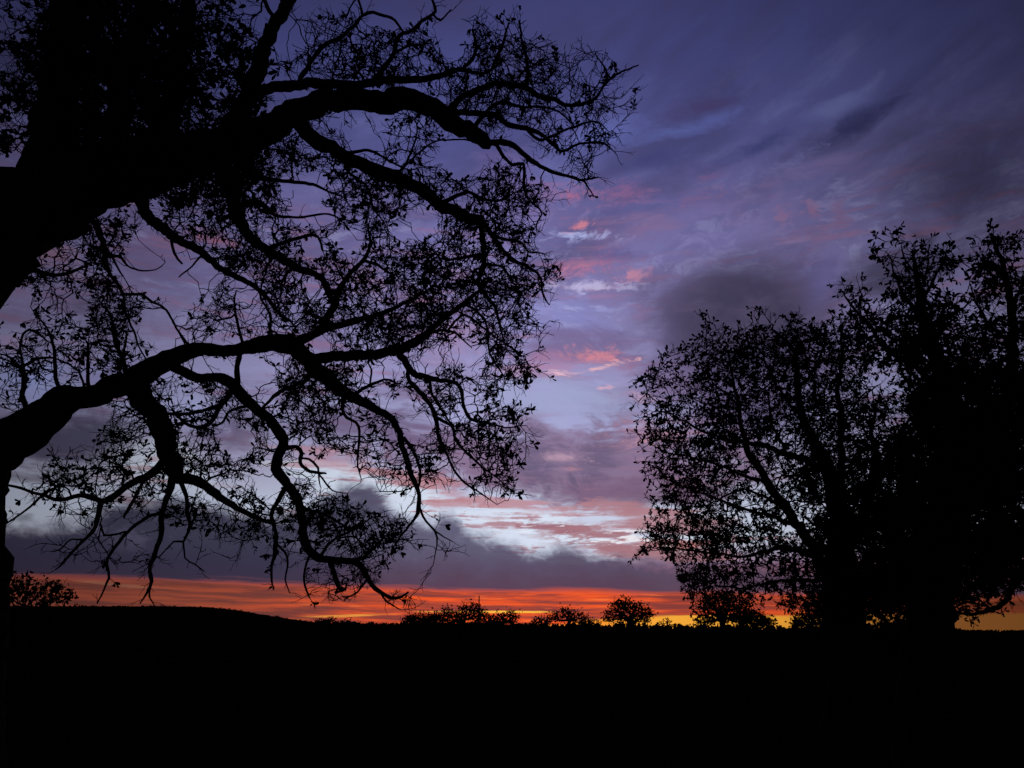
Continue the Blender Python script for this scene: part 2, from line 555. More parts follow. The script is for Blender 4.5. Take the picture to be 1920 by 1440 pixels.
def catmull(pts, rad, step):
    out, orad = [], []
    n = len(pts)
    for i in range(n - 1):
        p0, p1, p2, p3 = pts[max(i - 1, 0)], pts[i], pts[i + 1], pts[min(i + 2, n - 1)]
        k = max(2, int((p2 - p1).length / step))
        for j in range(k):
            t = j / k
            out.append(0.5 * ((2 * p1) + (p2 - p0) * t + (2 * p0 - 5 * p1 + 4 * p2 - p3) * t * t + (3 * p1 - p0 - 3 * p2 + p3) * t ** 3))
            orad.append(rad[i] + (rad[i + 1] - rad[i]) * t)
    out.append(pts[-1].copy()); orad.append(rad[-1])
    return out, orad


def prisms(A, B, ra, rb, sides=3):
    """Vectorised tapered prisms from A to B."""
    n = len(A)
    d = B - A
    ln = np.linalg.norm(d, axis=1, keepdims=True); ln[ln == 0] = 1e-6
    t = d / ln
    ref = np.where(np.abs(t[:, 2:3]) < 0.9, np.array([[0, 0, 1.0]]), np.array([[1.0, 0, 0]]))
    nx = np.cross(t, ref); nx /= np.linalg.norm(nx, axis=1, keepdims=True)
    ny = np.cross(t, nx)
    V_ = np.empty((n, 2, sides, 3))
    for k in range(sides):
        a = 2 * math.pi * k / sides
        e = nx * math.cos(a) + ny * math.sin(a)
        V_[:, 0, k] = A + e * ra[:, None]
        V_[:, 1, k] = B + e * rb[:, None] + t * rb[:, None] * 0.6
    base = (np.arange(n) * 2 * sides)[:, None]
    F_ = []
    for k in range(sides):
        k2 = (k + 1) % sides
        F_.append(base + np.array([[k, k2, sides + k2, sides + k]]))
    return V_.reshape(-1, 3), np.concatenate(F_, 0)


# an oak leaf: narrow base, wider blunt tip, slightly cupped; unit length along +Y
LEAF_V = np.array([[0, 0, 0], [-.13, .22, .03], [0, .24, 0], [.13, .22, .03], [-.24, .52, .06], [0, .54, .02], [.22, .50, .05],
                   [-.26, .76, .03], [0, .80, 0], [.27, .74, .02], [-.10, .98, -.05], [.10, .96, -.05]])
LEAF_F = np.array([[0, 2, 1], [0, 3, 2], [1, 2, 5], [1, 5, 4], [2, 3, 6], [2, 6, 5], [4, 5, 8], [4, 8, 7], [5, 6, 9], [5, 9, 8], [7, 8, 10], [8, 11, 10], [8, 9, 11]])
LEAF_M = []
for bend, wide in ((0.0, 0.85), (0.25, 0.7), (-0.2, 0.95), (0.45, 0.75)):
    v = LEAF_V.copy(); v[:, 0] *= wide; v[:, 2] += bend * v[:, 1] ** 2 * 0.6
    LEAF_M.append(v)


class Tree:
    """Limbs laid out by hand, twigs grown from them towards points spread through the crown, leaves on the twigs."""
    def __init__(self, name, label, base, depth, seed, group=None, leafm=M_LEAF):
        self.rng = random.Random(seed); self.np = np.random.default_rng(seed)
        self.depth = depth
        self.base = base
        self.root = thing(name, label, 'tree', base, group)
        self.P, self.R = [], []                       # nodes of the limbs
        self.px = []
        self.n = 0
        self.leafm = leafm

    def limb(self, name, pts, dz=0.0, snap=True, wob=0.06, depth=None, knobs=0.13, slim=1.0):
        """pts: (px, py, diameter px); depth drifts by dz metres along it."""
        rng = self.rng
        d0 = depth or self.depth
        start = None
        if snap and self.P:
            q = np.array(self.px)
            i = int(np.argmin((q[:, 0] - pts[0][0]) ** 2 + (q[:, 1] - pts[0][1]) ** 2))
            start = self.P[i]; d0 = start.y
        n = len(pts)
        W, RR = [], []
        L = [0.0]
        for a, b in zip(pts, pts[1:]): L.append(L[-1] + math.hypot(b[0] - a[0], b[1] - a[1]))
        ph = rng.uniform(0, 6)
        for i, (x, y, dia) in enumerate(pts):
            f = L[i] / L[-1]
            dd = d0 + dz * f + math.sin(f * 4 + ph) * 0.12 * min(1.0, L[-1] / 300.0) * (1 if i else 0) * f
            p = at(x, y, dd)
            dia = dia * slim * (0.78 if name == 'branch' else 0.88 if name == 'limb' else 0.96)
            if i == 0 and start is not None: p = start.copy()
            W.append(p); RR.append(dia * 0.5 * pxm(p))
        step = max(0.05, 0.35 * sum(RR) / n * 2)
        C, CR = catmull(W, RR, min(step, 0.055 * self.depth / 7))
        for i in range(1, len(C) - 1):
            sc_ = 7.4 / self.depth
            j = mnoise.noise_vector(C[i] * 4.0 * sc_ + Vector((self.n * 3.1, 0, 0))) + 0.6 * mnoise.noise_vector(C[i] * 13.0 * sc_ + Vector((0, self.n * 2.3, 0)))
            C[i] = C[i] + j * (min(CR[i], 0.10) * 0.42 + wob * 0.16)
            CR[i] *= 1.0 + 0.28 * max(0.0, mnoise.noise(C[i] * 6.0 * sc_ + Vector((9, self.n, 0)))) ** 1.0 * (1.0 if CR[i] < 0.2 else 0.4)
        sides = 22 if max(CR) > 0.3 else 14 if max(CR) > 0.08 else (8 if max(CR) > 0.03 else 6)
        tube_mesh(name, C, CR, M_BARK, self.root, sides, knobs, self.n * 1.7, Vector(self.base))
        pp, _ = proj(np.array([tuple(c) for c in C]))
        for c, r, q in zip(C, CR, pp):
            self.P.append(c); self.R.append(r); self.px.append((q[0], q[1]))
        self.n += 1

    def grow(self, blobs, spread, step, bf=0.25, tip_px=1.1, wig=0.22, power=0.42, sag=0.02, clus=0.55, many=1.0, shoots=0.6, shoot_px=(16, 46), stubs=0.35, gaps=()):
        """blobs: (cx, cy, rx, ry, count, leaf chance). Minimum-cost spanning growth from the limbs."""
        g = self.np
        LP = np.array([tuple(p) for p in self.P]); LPX = np.array(self.px); LR = np.array(self.R)
        A, LF, BG = [], [], []
        for cx, cy, rx, ry, cnt, lf, *big in blobs:
            cnt = max(4, int(cnt * many)); big = big[0] if big else 1.0
            a = g.uniform(0, 2 * math.pi, cnt); r = np.sqrt(g.uniform(0, 1, cnt)) ** 0.9
            x = cx + rx * r * np.cos(a) * g.uniform(0.85, 1.18, cnt); y = cy + ry * r * np.sin(a) * g.uniform(0.85, 1.18, cnt)
            nc = max(2, cnt // 8)                          # most points gather into sprays with open gaps between
            k = g.integers(0, nc, cnt); near = g.uniform(0, 1, cnt) < clus
            x = np.where(near, x[k] + g.normal(0, 13, cnt), x); y = np.where(near, y[k] + g.normal(0, 13, cnt), y)
            for px, py in zip(x, y):
                if any(((px - a_) / c_) ** 2 + ((py - b_) / d_) ** 2 < 1 for a_, b_, c_, d_ in gaps) and g.uniform() < 0.93: continue
                i = int(np.argmin((LPX[:, 0] - px) ** 2 + (LPX[:, 1] - py) ** 2))
                A.append(tuple(at(px, py, LP[i, 1] + g.normal(0, spread))))
                LF.append(lf); BG.append(big)
        A = np.array(A); LF = np.array(LF); BG = np.array(BG)
        M = len(A)
        nodes = [p for p in LP]; par = [-1] * len(LP); plen = [0.0] * len(LP)
        # cost of every attractor to the limbs
        best = np.full(M, 1e9); who = np.zeros(M, int)
        for s in range(0, len(LP), 256):
            d = np.linalg.norm(A[:, None, :] - LP[None, s:s + 256, :], axis=2)
            k = d.argmin(1); v = d[np.arange(M), k]
            u = v < best
            best[u] = v[u]; who[u] = k[u] + s
        live = np.ones(M, bool)
        owner = [-1] * len(LP); lfn = [0.0] * len(LP); bgn = [1.0] * len(LP)
        n0 = len(LP)
        for _ in range(M):
            c = np.where(live, best, 1e9)
            i = int(c.argmin())
            live[i] = False
            a = nodes[who[i]]; b = A[i]
            dv = b - a; ln = float(np.linalg.norm(dv))
            k = max(1, int(math.ceil(ln / step)))
            prev = who[i]; pl = plen[prev]
            new = []
            bow = g.normal(0, 1, 3) * ln * wig * 0.5
            for j in range(1, k + 1):
                f = j / k
                p = a + dv * f + bow * math.sin(f * math.pi)
                if j < k: p = p + g.normal(0, 1, 3) * step * wig
                p = p + np.array([0, 0, -sag * ln * math.sin(f * math.pi)])
                pl += ln / k
                nodes.append(p); par.append(prev); plen.append(pl); owner.append(i if j == k else -1); lfn.append(LF[i]); bgn.append(BG[i])
                prev = len(nodes) - 1
                new.append((prev, p, pl))
            for idx, p, l in new:
                d = np.linalg.norm(A - p, axis=1) + bf * l
                u = live & (d < best)
                best[u] = d[u]; who[u] = idx
        N = np.array(nodes); par = np.array(par); owner = np.array(owner)
        w = np.zeros(len(N))
        for i in range(len(N) - 1, n0 - 1, -1):
            if w[i] == 0: w[i] = 1
            if par[i] >= n0: w[par[i]] += w[i]
        _, f = proj(N)
        mpp = f / FPX
        rad = 0.5 * tip_px * mpp * np.maximum(w, 1) ** power
        for i in range(n0, len(N)):                    # never thicker than what carries it
            p = par[i]
            lim = LR[p] * 0.85 if p < n0 else rad[p]
            if rad[i] > lim: rad[i] = lim
        idx = np.arange(n0, len(N))
        A_ = N[par[idx]]; B_ = N[idx]
        ra = np.where(par[idx] < n0, rad[idx], rad[np.maximum(par[idx], 0)]); ra = np.minimum(ra, rad[idx] * 1.6)
        # straight young shoots off the twigs, each with a side shoot or two
        lfn = np.array(lfn); bgn = np.array(bgn); lfn[:n0] = 0.45
        unit = lambda q: q / (np.linalg.norm(q, axis=1, keepdims=True) + 1e-9)
        S = idx[g.uniform(0, 1, len(idx)) < shoots]
        S = np.concatenate([S, idx[w[idx] <= 1]])
        K = np.arange(n0); K = K[(LR / mpp[:n0] < 34) & (g.uniform(0, 1, n0) < stubs)]     # and short ones straight from the limbs
        nl = len(K)
        S = np.concatenate([S, K]); m = mpp[S][:, None]
        prv = np.where(S < n0, np.maximum(S - 1, 0), par[S])
        d0 = unit(N[S] - N[prv])
        fwd = np.where(S < n0, 0.45, np.where(w[S] <= 1, 1.0, 0.62))[:, None]
        d1 = unit(d0 * fwd + g.normal(0, 0.52 if not nl else 0.55, (len(S), 3)) + np.array([0, 0, 0.03]))
        L = g.uniform(*shoot_px, (len(S), 1)) * m * np.where(S < n0, 0.8, np.where(w[S] <= 1, 0.7, 1.0))[:, None]
        d2 = unit(d1 + g.normal(0, 0.24, d1.shape)); d3 = unit(d2 + g.normal(0, 0.28, d1.shape))
        p0 = N[S]; p1 = p0 + d1 * L * .36; p2 = p1 + d2 * L * .34; p3 = p2 + d3 * L * .30
        q = 0.5 * tip_px * mpp[S]
        r0 = np.where(S < n0, q, np.minimum(q, rad[S]))
        if len(gaps):                                  # sky stays open where the crown is thin
            e, _ = proj(p3)
            ok = np.ones(len(S), bool)
            for a_, b_, c_, d_ in gaps: ok &= ((e[:, 0] - a_) / c_) ** 2 + ((e[:, 1] - b_) / d_) ** 2 > 0.85
            S, L, d1, d2, d3, p0, p1, p2, p3, q, r0 = (z[ok] for z in (S, L, d1, d2, d3, p0, p1, p2, p3, q, r0))
        SA, SB, Sa, Sb = [p0, p1, p2], [p1, p2, p3], [r0, q * .82, q * .66], [q * .82, q * .66, q * .46]
        TP, TD, TL, TM, TB = [p3], [d3], [lfn[S]], [mpp[S]], [bgn[S]]
        for pb, db, rr, pr in ((p1, d1, .7, .6), (p2, d2, .6, .6), (p1, d2, .6, .25)):
            k = g.uniform(0, 1, len(S)) < pr
            e1 = unit(db[k] * 0.62 + g.normal(0, 0.55, (k.sum(), 3))); l = L[k] * g.uniform(.22, .55, (k.sum(), 1))
            e2 = unit(e1 + g.normal(0, 0.3, e1.shape))
            c1 = pb[k] + e1 * l * .55; c2 = c1 + e2 * l * .45
            SA += [pb[k], c1]; SB += [c1, c2]; Sa += [q[k] * rr, q[k] * rr * .85]; Sb += [q[k] * rr * .85, q[k] * .42]
            TP.append(c2); TD.append(e2); TL.append(lfn[S][k]); TM.append(mpp[S][k]); TB.append(bgn[S][k])
        self.tips = tuple(np.concatenate(z) for z in (TP, TD, TL, TM, TB))
        v, fc = prisms(A_, B_, ra, rad[idx], 4)
        v2, fc2 = prisms(np.concatenate(SA), np.concatenate(SB), np.concatenate(Sa), np.concatenate(Sb), 3)
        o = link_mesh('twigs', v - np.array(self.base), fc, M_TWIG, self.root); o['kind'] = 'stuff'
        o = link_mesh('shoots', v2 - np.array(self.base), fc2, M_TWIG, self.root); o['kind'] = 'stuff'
        self.count = len(N)

    def leaves(self, size_px, per_tip, singles=300, clump=0.6, chance=0.6):
        """Rosettes of leaves at the twig ends, a few along the twigs."""
        g = self.np
        TP, TD, TL, TM, TB = self.tips
        k = g.uniform(0, 1, len(TP)) < TL * chance
        TP, TD, TM, TB = TP[k], TD[k], TM[k], TB[k]
        cnt = 1 + g.poisson(per_tip * TB)
        r = np.repeat(np.arange(len(TP)), cnt)
        dirs = TD[r] * 0.75 + g.normal(0, 0.60, (len(r), 3)) + np.array([0, 0, -0.08])
        dirs /= np.linalg.norm(dirs, axis=1, keepdims=True)
        big = TB[r]
        pos = TP[r] - TD[r] * (g.uniform(0, 1, len(r)) * size_px * TM[r] * clump * big)[:, None]
        n = len(pos)
        if n == 0: return
        sz = size_px * g.uniform(0.65, 1.25, n) * big
        _, f = proj(pos)
        sc = sz * f / FPX
        side = np.cross(dirs, g.normal(0, 1, (n, 3))); side /= np.linalg.norm(side, axis=1, keepdims=True)
        nrm = np.cross(side, dirs)
        var = g.integers(0, len(LEAF_M), n)
        # how large each leaf shows: seen area, inside the frame
        pp, _ = proj(pos)
        inside = (pp[:, 0] > 4) & (pp[:, 0] < 1916) & (pp[:, 1] > 4) & (pp[:, 1] < 1180)
        view = pos - np.array(CAM); view /= np.linalg.norm(view, axis=1, keepdims=True)
        show = sz * np.abs((nrm * view).sum(1)) * inside
        order = np.argsort(-show)
        one = order[:singles]; rest = order[singles:]
        mes = []
        for v in LEAF_M:
            me = bpy.data.meshes.new('leaf')
            me.from_pydata([tuple(p) for p in v], [], [tuple(int(q) for q in t) for t in LEAF_F])
            me.materials.append(self.leafm)
            mes.append(me)
        b = np.array(self.base)
        for i in one:
            o = bpy.data.objects.new('leaf', mes[var[i]])
            COL.objects.link(o); o.parent = self.root
            s = float(sc[i]); x, y, z = side[i] * s, dirs[i] * s, nrm[i] * s; p = pos[i] - b
            o.matrix_local = Matrix(((x[0], y[0], z[0], p[0]), (x[1], y[1], z[1], p[1]), (x[2], y[2], z[2], p[2]), (0, 0, 0, 1)))
        if len(rest):
            L = np.array(LEAF_M)[var[rest]]
            s = sc[rest][:, None, None]
            W = pos[rest][:, None, :] - b + s * (L[:, :, 0:1] * side[rest][:, None] + L[:, :, 1:2] * dirs[rest][:, None] + L[:, :, 2:3] * nrm[rest][:, None])
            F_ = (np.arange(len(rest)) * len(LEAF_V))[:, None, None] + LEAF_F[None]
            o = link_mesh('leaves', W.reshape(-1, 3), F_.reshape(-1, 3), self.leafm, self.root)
            o['kind'] = 'stuff'
        print(self.root.name, 'nodes', self.count, 'shoots', len(self.tips[0]), 'leaves', n)


# ------------------------------------------------------------------ ground: one sheet out to the horizon, rising to a ridge with a hill on its left
RIDGE = [(-900, 1150), (-300, 1146), (0, 1139), (150, 1138), (300, 1138), (390, 1140), (440, 1145), (490, 1153), (545, 1161), (600, 1167), (700, 1170), (900, 1171),
         (1050, 1174), (1300, 1178), (1600, 1183), (1920, 1186), (2400, 1186), (3200, 1186)]
RZ = [azel(x, y) for x, y in RIDGE]
RU = np.array([a for a, _ in RZ]); RV = np.array([e for _, e in RZ])
CREST = 190.0


def gz(x, y):
    d = math.hypot(x, y)
    az = math.degrees(math.atan2(x, y))
    if abs(az) <= 75: e = float(np.interp(az, RU, RV))
    else: e = float(np.interp(75 if az > 0 else -75, RU, RV)) * max(0.0, (150 - abs(az)) / 75)
    top = CAM.z - 0.15 + CREST * math.tan(R(e))
    f = min(1.0, max(0.0, (d - 14.0) / (CREST - 14.0)))
    f = f * f * (3 - 2 * f)
    z = top * f
    if d > CREST: z -= (d - CREST) * 0.012 * (1.0 if d < 900 else 900.0 / d)
    bump = mnoise.noise(Vector((x * 0.21, y * 0.21, 0))) * 0.05 + mnoise.noise(Vector((x * 0.05, y * 0.05, 3))) * 0.15 * min(1.0, d / 40.0)
    return z + bump * min(1.0, d / 6.0)


rings = [0.6, 1.2, 2, 3, 4, 5, 6.5, 8, 10, 12, 14, 17, 20, 24, 29, 35, 42, 50, 60, 72, 86, 100, 115, 130, 145, 158, 168, 176, 182, 186, 190, 194, 200, 210, 230, 260, 320, 420, 600, 900, 1400, 2200, 3500, 6000]
azs = [a * 0.4 - 80.0 for a in range(401)] + [80.0 + a * 4 for a in range(1, 50)]
gv = [(0, 0, 0)]
for d in rings:
    for a in azs:
        x, y = d * math.sin(R(a)), d * math.cos(R(a))
        gv.append((x, y, gz(x, y)))
na = len(azs)
gf = [(0, 1 + (k + 1) % na, 1 + k) for k in range(na)]
for i in range(len(rings) - 1):
    for k in range(na):
        k2 = (k + 1) % na
        gf.append((1 + i * na + k, 1 + i * na + k2, 1 + (i + 1) * na + k2, 1 + (i + 1) * na + k))
gme = bpy.data.meshes.new('ground')
gme.from_pydata(gv, [], gf)
gme.polygons.foreach_set('use_smooth', [True] * len(gme.polygons))
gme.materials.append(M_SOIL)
ground = bpy.data.objects.new('ground', gme)
COL.objects.link(ground)
ground['kind'] = 'structure'


def on_ground(px, depth):
    d = ray(px, 1150)
    x = d.x / d.y * depth
    return Vector((x, depth, gz(x, depth)))


# ------------------------------------------------------------------ the great oak on the left
D = 7.4
tb = on_ground(-150, D)
oak = Tree('oak_tree', 'huge old oak spreading gnarled limbs over the left half of the view', tuple(tb), D, 11)
oak.limb('trunk', [(-175, 1560, 330), (-160, 1400, 270), (-128, 1200, 246), (-125, 1050, 240), (-122, 930, 238), (-128, 850, 236), (-180, 720, 222), (-176, 600, 225), (-95, 500, 220),
                   (0, 415, 205), (80, 383, 150), (170, 345, 122), (260, 320, 104), (340, 298, 94), (420, 278, 76), (500, 243, 56), (560, 207, 46), (620, 187, 42), (700, 186, 42), (770, 192, 40),
                   (830, 215, 36), (880, 248, 32), (915, 268, 24)], 0.0, False, knobs=0.09)
LIMBS = [
    ('limb', [(60, 385, 110), (98, 260, 84), (112, 150, 74), (126, 60, 68), (135, -60, 60), (150, -220, 50)], 0.7),
    ('limb', [(190, 335, 70), (222, 240, 52), (238, 150, 44), (262, 60, 38), (285, -80, 30)], -0.7),
    ('limb', [(290, 305, 54), (318, 220, 42), (330, 130, 34), (350, 40, 28), (362, -90, 22)], 0.9),
    ('limb', [(392, 280, 50), (440, 228, 42), (466, 180, 36), (482, 130, 34), (500, 75, 28), (530, 22, 26), (556, -40, 24), (590, -130, 18)], 0.5),
    ('branch', [(512, 28, 12), (498, 2, 9), (480, -40, 7)], 0.1),
    ('limb', [(455, 200, 26), (485, 172, 24), (520, 162, 22), (567, 158, 22), (640, 160, 20), (700, 154, 17), (760, 148, 15), (805, 145, 13), (835, 138, 12), (868, 132, 9), (905, 136, 7), (945, 112, 5)], -0.5),
    ('branch', [(840, 214, 18), (858, 188, 16), (884, 172, 15), (920, 160, 15), (950, 157, 15), (985, 163, 14), (1010, 180, 13), (1040, 187, 12), (1060, 197, 10), (1095, 194, 9), (1114, 187, 8), (1130, 164, 6),
                (1146, 148, 6), (1160, 138, 5), (1182, 129, 4), (1197, 122, 3)], 0.6),
    ('branch', [(1145, 148, 5), (1132, 124, 4), (1114, 96, 2)], 0.1),
    ('branch', [(812, 208, 18), (850, 212, 15), (895, 210, 14), (930, 214, 14), (950, 231, 14), (985, 240, 13), (1012, 250, 10), (1030, 262, 9), (1052, 284, 7), (1084, 271, 6), (1122, 268, 5), (1138, 272, 4), (1157, 291, 2)], -0.5),
    ('branch', [(985, 240, 9), (1010, 262, 8), (1035, 254, 7), (1075, 238, 6), (1102, 229, 5), (1120, 228, 4), (1141, 247, 2)], 0.4),
    ('branch', [(915, 268, 16), (955, 271, 14), (984, 290, 12), (1012, 312, 10), (1040, 325, 9), (1062, 330, 7), (1095, 338, 6), (1122, 332, 3)], 0.3),
    ('branch', [(1092, 338, 5), (1104, 352, 4), (1112, 366, 2)], 0.0),
    ('branch', [(925, 272, 10), (945, 292, 9), (960, 309, 8), (982, 308, 8), (981, 346, 7), (990, 375, 6), (1008, 388, 5), (1016, 400, 4), (1006, 420, 4), (1007, 436, 2)], -0.3),
    ('branch', [(982, 163, 11), (988, 120, 9), (980, 85, 7), (975, 38, 4)], 0.2),
    ('branch', [(870, 132, 9), (892, 95, 8), (886, 55, 5)], -0.3),
    ('branch', [(925, 125, 8), (940, 90, 7), (955, 42, 4)], 0.3),
    ('branch', [(560, 160, 12), (600, 92, 10), (640, 68, 8), (660, 50, 8), (690, 24, 8), (720, 29, 7), (742, 40, 6), (757, 60, 4)], 0.4),
    ('branch', [(682, 32, 7), (670, -5, 6), (655, -40, 5)], 0.0),
    ('branch', [(700, 154, 12), (735, 110, 12), (748, 68, 10), (775, 56, 10), (790, 40, 9), (811, 26, 8), (815, 14, 7), (804, -14, 5)], -0.4),
    ('branch', [(813, 28, 6), (826, 38, 5), (846, 18, 3)], 0.2),
    ('branch', [(745, 100, 8), (770, 85, 6), (800, 82, 4)], 0.3),
    ('branch', [(880, 248, 12), (930, 195, 9), (980, 200, 7), (1040, 205, 5), (1080, 240, 3)], 0.8),
    # second tier
    ('limb', [(540, 222, 36), (590, 256, 30), (640, 290, 28), (700, 317, 28), (750, 335, 28), (792, 357, 27), (832, 388, 25), (868, 406, 24), (905, 415, 22)], 0.7),
    ('branch', [(903, 415, 14), (905, 455, 13), (906, 495, 12), (897, 532, 10), (918, 562, 9), (932, 585, 7), (945, 640, 3)], 0.2),
    ('branch', [(905, 415, 14), (928, 448, 11), (950, 476, 9), (985, 500, 8), (1012, 518, 6), (1016, 548, 5), (1030, 572, 3)], -0.4),
    ('branch', [(920, 435, 9), (945, 448, 7), (980, 455, 6), (990, 472, 4), (1016, 474, 2)], 0.5),
    ('branch', [(905, 495, 8), (940, 500, 6), (962, 530, 5), (985, 560, 3)], -0.5),
    ('branch', [(905, 480, 8), (870, 482, 7), (835, 487, 5), (810, 470, 4), (785, 450, 2)], -0.3),
    ('branch', [(832, 370, 12), (870, 362, 9), (905, 372, 8), (940, 376, 6), (958, 350, 4)], 0.4),
    ('branch', [(745, 330, 8), (765, 300, 6), (782, 250, 4), (778, 225, 3)], 0.2),
    ('branch', [(765, 320, 6), (812, 268, 4), (850, 262, 4), (893, 263, 3)], -0.3),
    ('branch', [(640, 290, 9), (690, 282, 7), (725, 300, 6), (755, 315, 5)], -0.4),
    ('branch', [(640, 288, 9), (655, 325, 8), (690, 352, 7), (700, 390, 5), (720, 420, 3)], -0.7),
    ('limb', [(420, 300, 40), (432, 350, 32), (444, 400, 26), (462, 440, 22), (498, 466, 19), (545, 498, 16), (590, 514, 14), (612, 538, 12), (625, 572, 9)], -0.8),
    ('limb', [(250, 335, 40), (275, 395, 24), (318, 440, 20), (360, 462, 17), (400, 492, 14), (438, 518, 13), (470, 531, 11), (500, 558, 9), (522, 588, 7), (545, 602, 5)], -1.0),
    ('branch', [(430, 330, 18), (480, 330, 12), (540, 340, 9), (590, 345, 7), (620, 362, 5), (640, 368, 3)], 0.3),
    ('branch', [(444, 395, 14), (490, 380, 10), (515, 402, 8), (560, 408, 6), (615, 402, 5), (640, 415, 3)], 0.4),
    ('branch', [(498, 466, 12), (550, 448, 9), (590, 440, 6), (605, 470, 5)], -0.3),
    ('branch', [(150, 380, 22), (185, 430, 15), (200, 500, 10), (220, 530, 8), (232, 552, 8), (262, 552, 7), (285, 568, 6), (312, 582, 5), (335, 622, 5), (347, 648, 4)], -0.6),
    ('branch', [(231, 552, 6), (236, 580, 6), (252, 620, 5), (262, 650, 4), (278, 678, 4)], 0.2),
    ('branch', [(205, 485, 8), (222, 480, 7), (240, 500, 5), (268, 508, 4), (292, 506, 3), (310, 492, 2)], -0.2),
    ('branch', [(214, 486, 6), (222, 502, 5), (231, 518, 4)], 0.0),
    ('branch', [(320, 440, 8), (326, 475, 7), (342, 495, 5)], 0.2),
    ('branch', [(380, 478, 6), (352, 505, 4), (335, 520, 3)], 0.1),
    ('branch', [(20, 490, 30), (60, 505, 14), (110, 515, 9), (160, 500, 6)], -0.5),
    # the low middle limb
    ('limb', [(-120, 885, 120), (-60, 858, 112), (0, 836, 104), (40, 812, 94), (78, 786, 78), (112, 757, 74), (150, 742, 48), (190, 735, 50), (230, 718, 48), (270, 699, 50), (310, 676, 42),
              (345, 661, 34), (385, 656, 26), (430, 656, 24), (480, 650, 30), (520, 645, 40), (556, 648, 36)], 0.9),
    ('limb', [(312, 684, 26), (345, 700, 20), (380, 708, 20), (420, 712, 22), (440, 722, 24), (460, 745, 24), (482, 768, 22), (512, 792, 22), (532, 826, 22), (524, 856, 24), (520, 880, 23), (538, 912, 21),
              (560, 945, 20), (566, 978, 18), (574, 1018, 17), (600, 1046, 17), (640, 1053, 15), (668, 1056, 13), (690, 1084, 10), (704, 1106, 9), (732, 1121, 7), (752, 1118, 5), (766, 1110, 4)], 0.5),
    ('branch', [(446, 660, 13), (446, 690, 12), (445, 722, 14)], 0.0),
    ('branch', [(440, 735, 14), (412, 764, 11), (392, 794, 10), (375, 801, 9), (346, 792, 7), (322, 766, 5)], -0.4),
    ('branch', [(420, 752, 10), (396, 766, 9), (345, 776, 8), (312, 774, 6)], 0.2),
    ('branch', [(462, 740, 9), (485, 768, 6), (520, 738, 9), (560, 718, 9), (600, 700, 6)], -0.4),
    ('branch', [(470, 760, 8), (430, 772, 6), (420, 792, 6), (400, 800, 3)], 0.3),
    ('limb', [(245, 728, 50), (280, 768, 42), (300, 800, 42), (312, 840, 40), (324, 868, 38), (332, 896, 30)], 0.3),
    ('branch', [(318, 858, 24), (282, 886, 20), (240, 909, 18), (206, 934, 16), (186, 942, 14), (150, 930, 11), (112, 937, 10), (80, 928, 8), (40, 915, 7), (5, 908, 6)], -0.5),
    ('branch', [(187, 940, 12), (184, 975, 11), (174, 998, 9), (157, 1015, 7), (124, 1046, 6), (104, 1068, 3)], 0.0),
    ('branch', [(160, 1012, 5), (130, 1012, 4), (112, 1030, 4), (96, 1034, 2)], 0.2),
    ('branch', [(85, 930, 6), (48, 958, 5), (15, 980, 4), (-20, 1000, 4)], 0.2),
    ('branch', [(326, 890, 20), (316, 925, 16), (305, 960, 13), (302, 1000, 12), (294, 1032, 12), (280, 1062, 10), (284, 1090, 9), (276, 1110, 6), (262, 1132, 3)], 0.4),
    ('branch', [(284, 1094, 6), (279, 1118, 4), (290, 1136, 2)], 0.0),
    ('branch', [(303, 958, 9), (272, 972, 9), (240, 996, 8), (210, 1030, 8), (200, 1058, 8), (203, 1084, 6), (182, 1132, 3)], -0.3),
    ('branch', [(240, 996, 6), (195, 1005, 5), (190, 985, 4)], 0.1),
    ('branch', [(338, 892, 14), (350, 930, 10), (353, 960, 9), (358, 982, 8), (344, 1016, 6), (326, 1016, 4), (298, 1046, 3)], 0.3),
    ('branch', [(344, 1015, 5), (347, 1045, 4), (366, 1058, 3), (384, 1072, 2)], 0.1),
    ('branch', [(268, 900, 8), (255, 930, 7), (240, 955, 8), (232, 972, 4)], 0.0),
    ('limb', [(335, 888, 26), (368, 900, 20), (404, 925, 18), (436, 946, 14), (462, 962, 11), (490, 976, 9), (512, 982, 7)], 0.5),
    ('branch', [(538, 914, 13), (518, 942, 11), (510, 966, 10), (516, 1000, 10), (517, 1034, 10), (509, 1070, 6), (511, 1098, 4)], -0.3),
    ('branch', [(519, 1020, 6), (534, 1036, 6), (541, 1055, 5), (535, 1086, 4), (543, 1112, 3)], 0.0),
    ('branch', [(576, 1044, 7), (571, 1078, 6), (574, 1105, 5), (581, 1122, 3)], 0.1),
    ('branch', [(530, 845, 13), (556, 838, 10), (566, 850, 11), (563, 866, 9), (582, 884, 8), (602, 889, 7), (612, 888, 4)], 0.3),
    ('branch', [(566, 858, 6), (580, 861, 6), (597, 876, 6), (598, 900, 4), (602, 915, 2)], 0.1),
    ('branch', [(600, 890, 5), (616, 915, 4), (632, 923, 3), (652, 925, 2)], 0.1),
    ('branch', [(600, 1046, 9), (622, 1015, 7), (650, 1000, 6), (678, 985, 4), (695, 972, 3)], 0.3),
    ('branch', [(640, 1053, 9), (672, 1048, 7), (700, 1030, 6), (722, 1005, 4)], -0.3),
    ('branch', [(565, 960, 9), (600, 962, 7), (630, 975, 6), (660, 995, 4)], 0.3),
    ('branch', [(620, 1060, 13), (630, 1090, 12), (640, 1108, 8), (650, 1096, 4)], 0.1),
    ('branch', [(692, 1088, 6), (672, 1110, 5), (650, 1119, 4), (642, 1118, 2)], 0.1),
    ('branch', [(708, 1108, 5), (726, 1130, 4), (752, 1144, 2)], 0.1),
    # what the low limb carries to the right
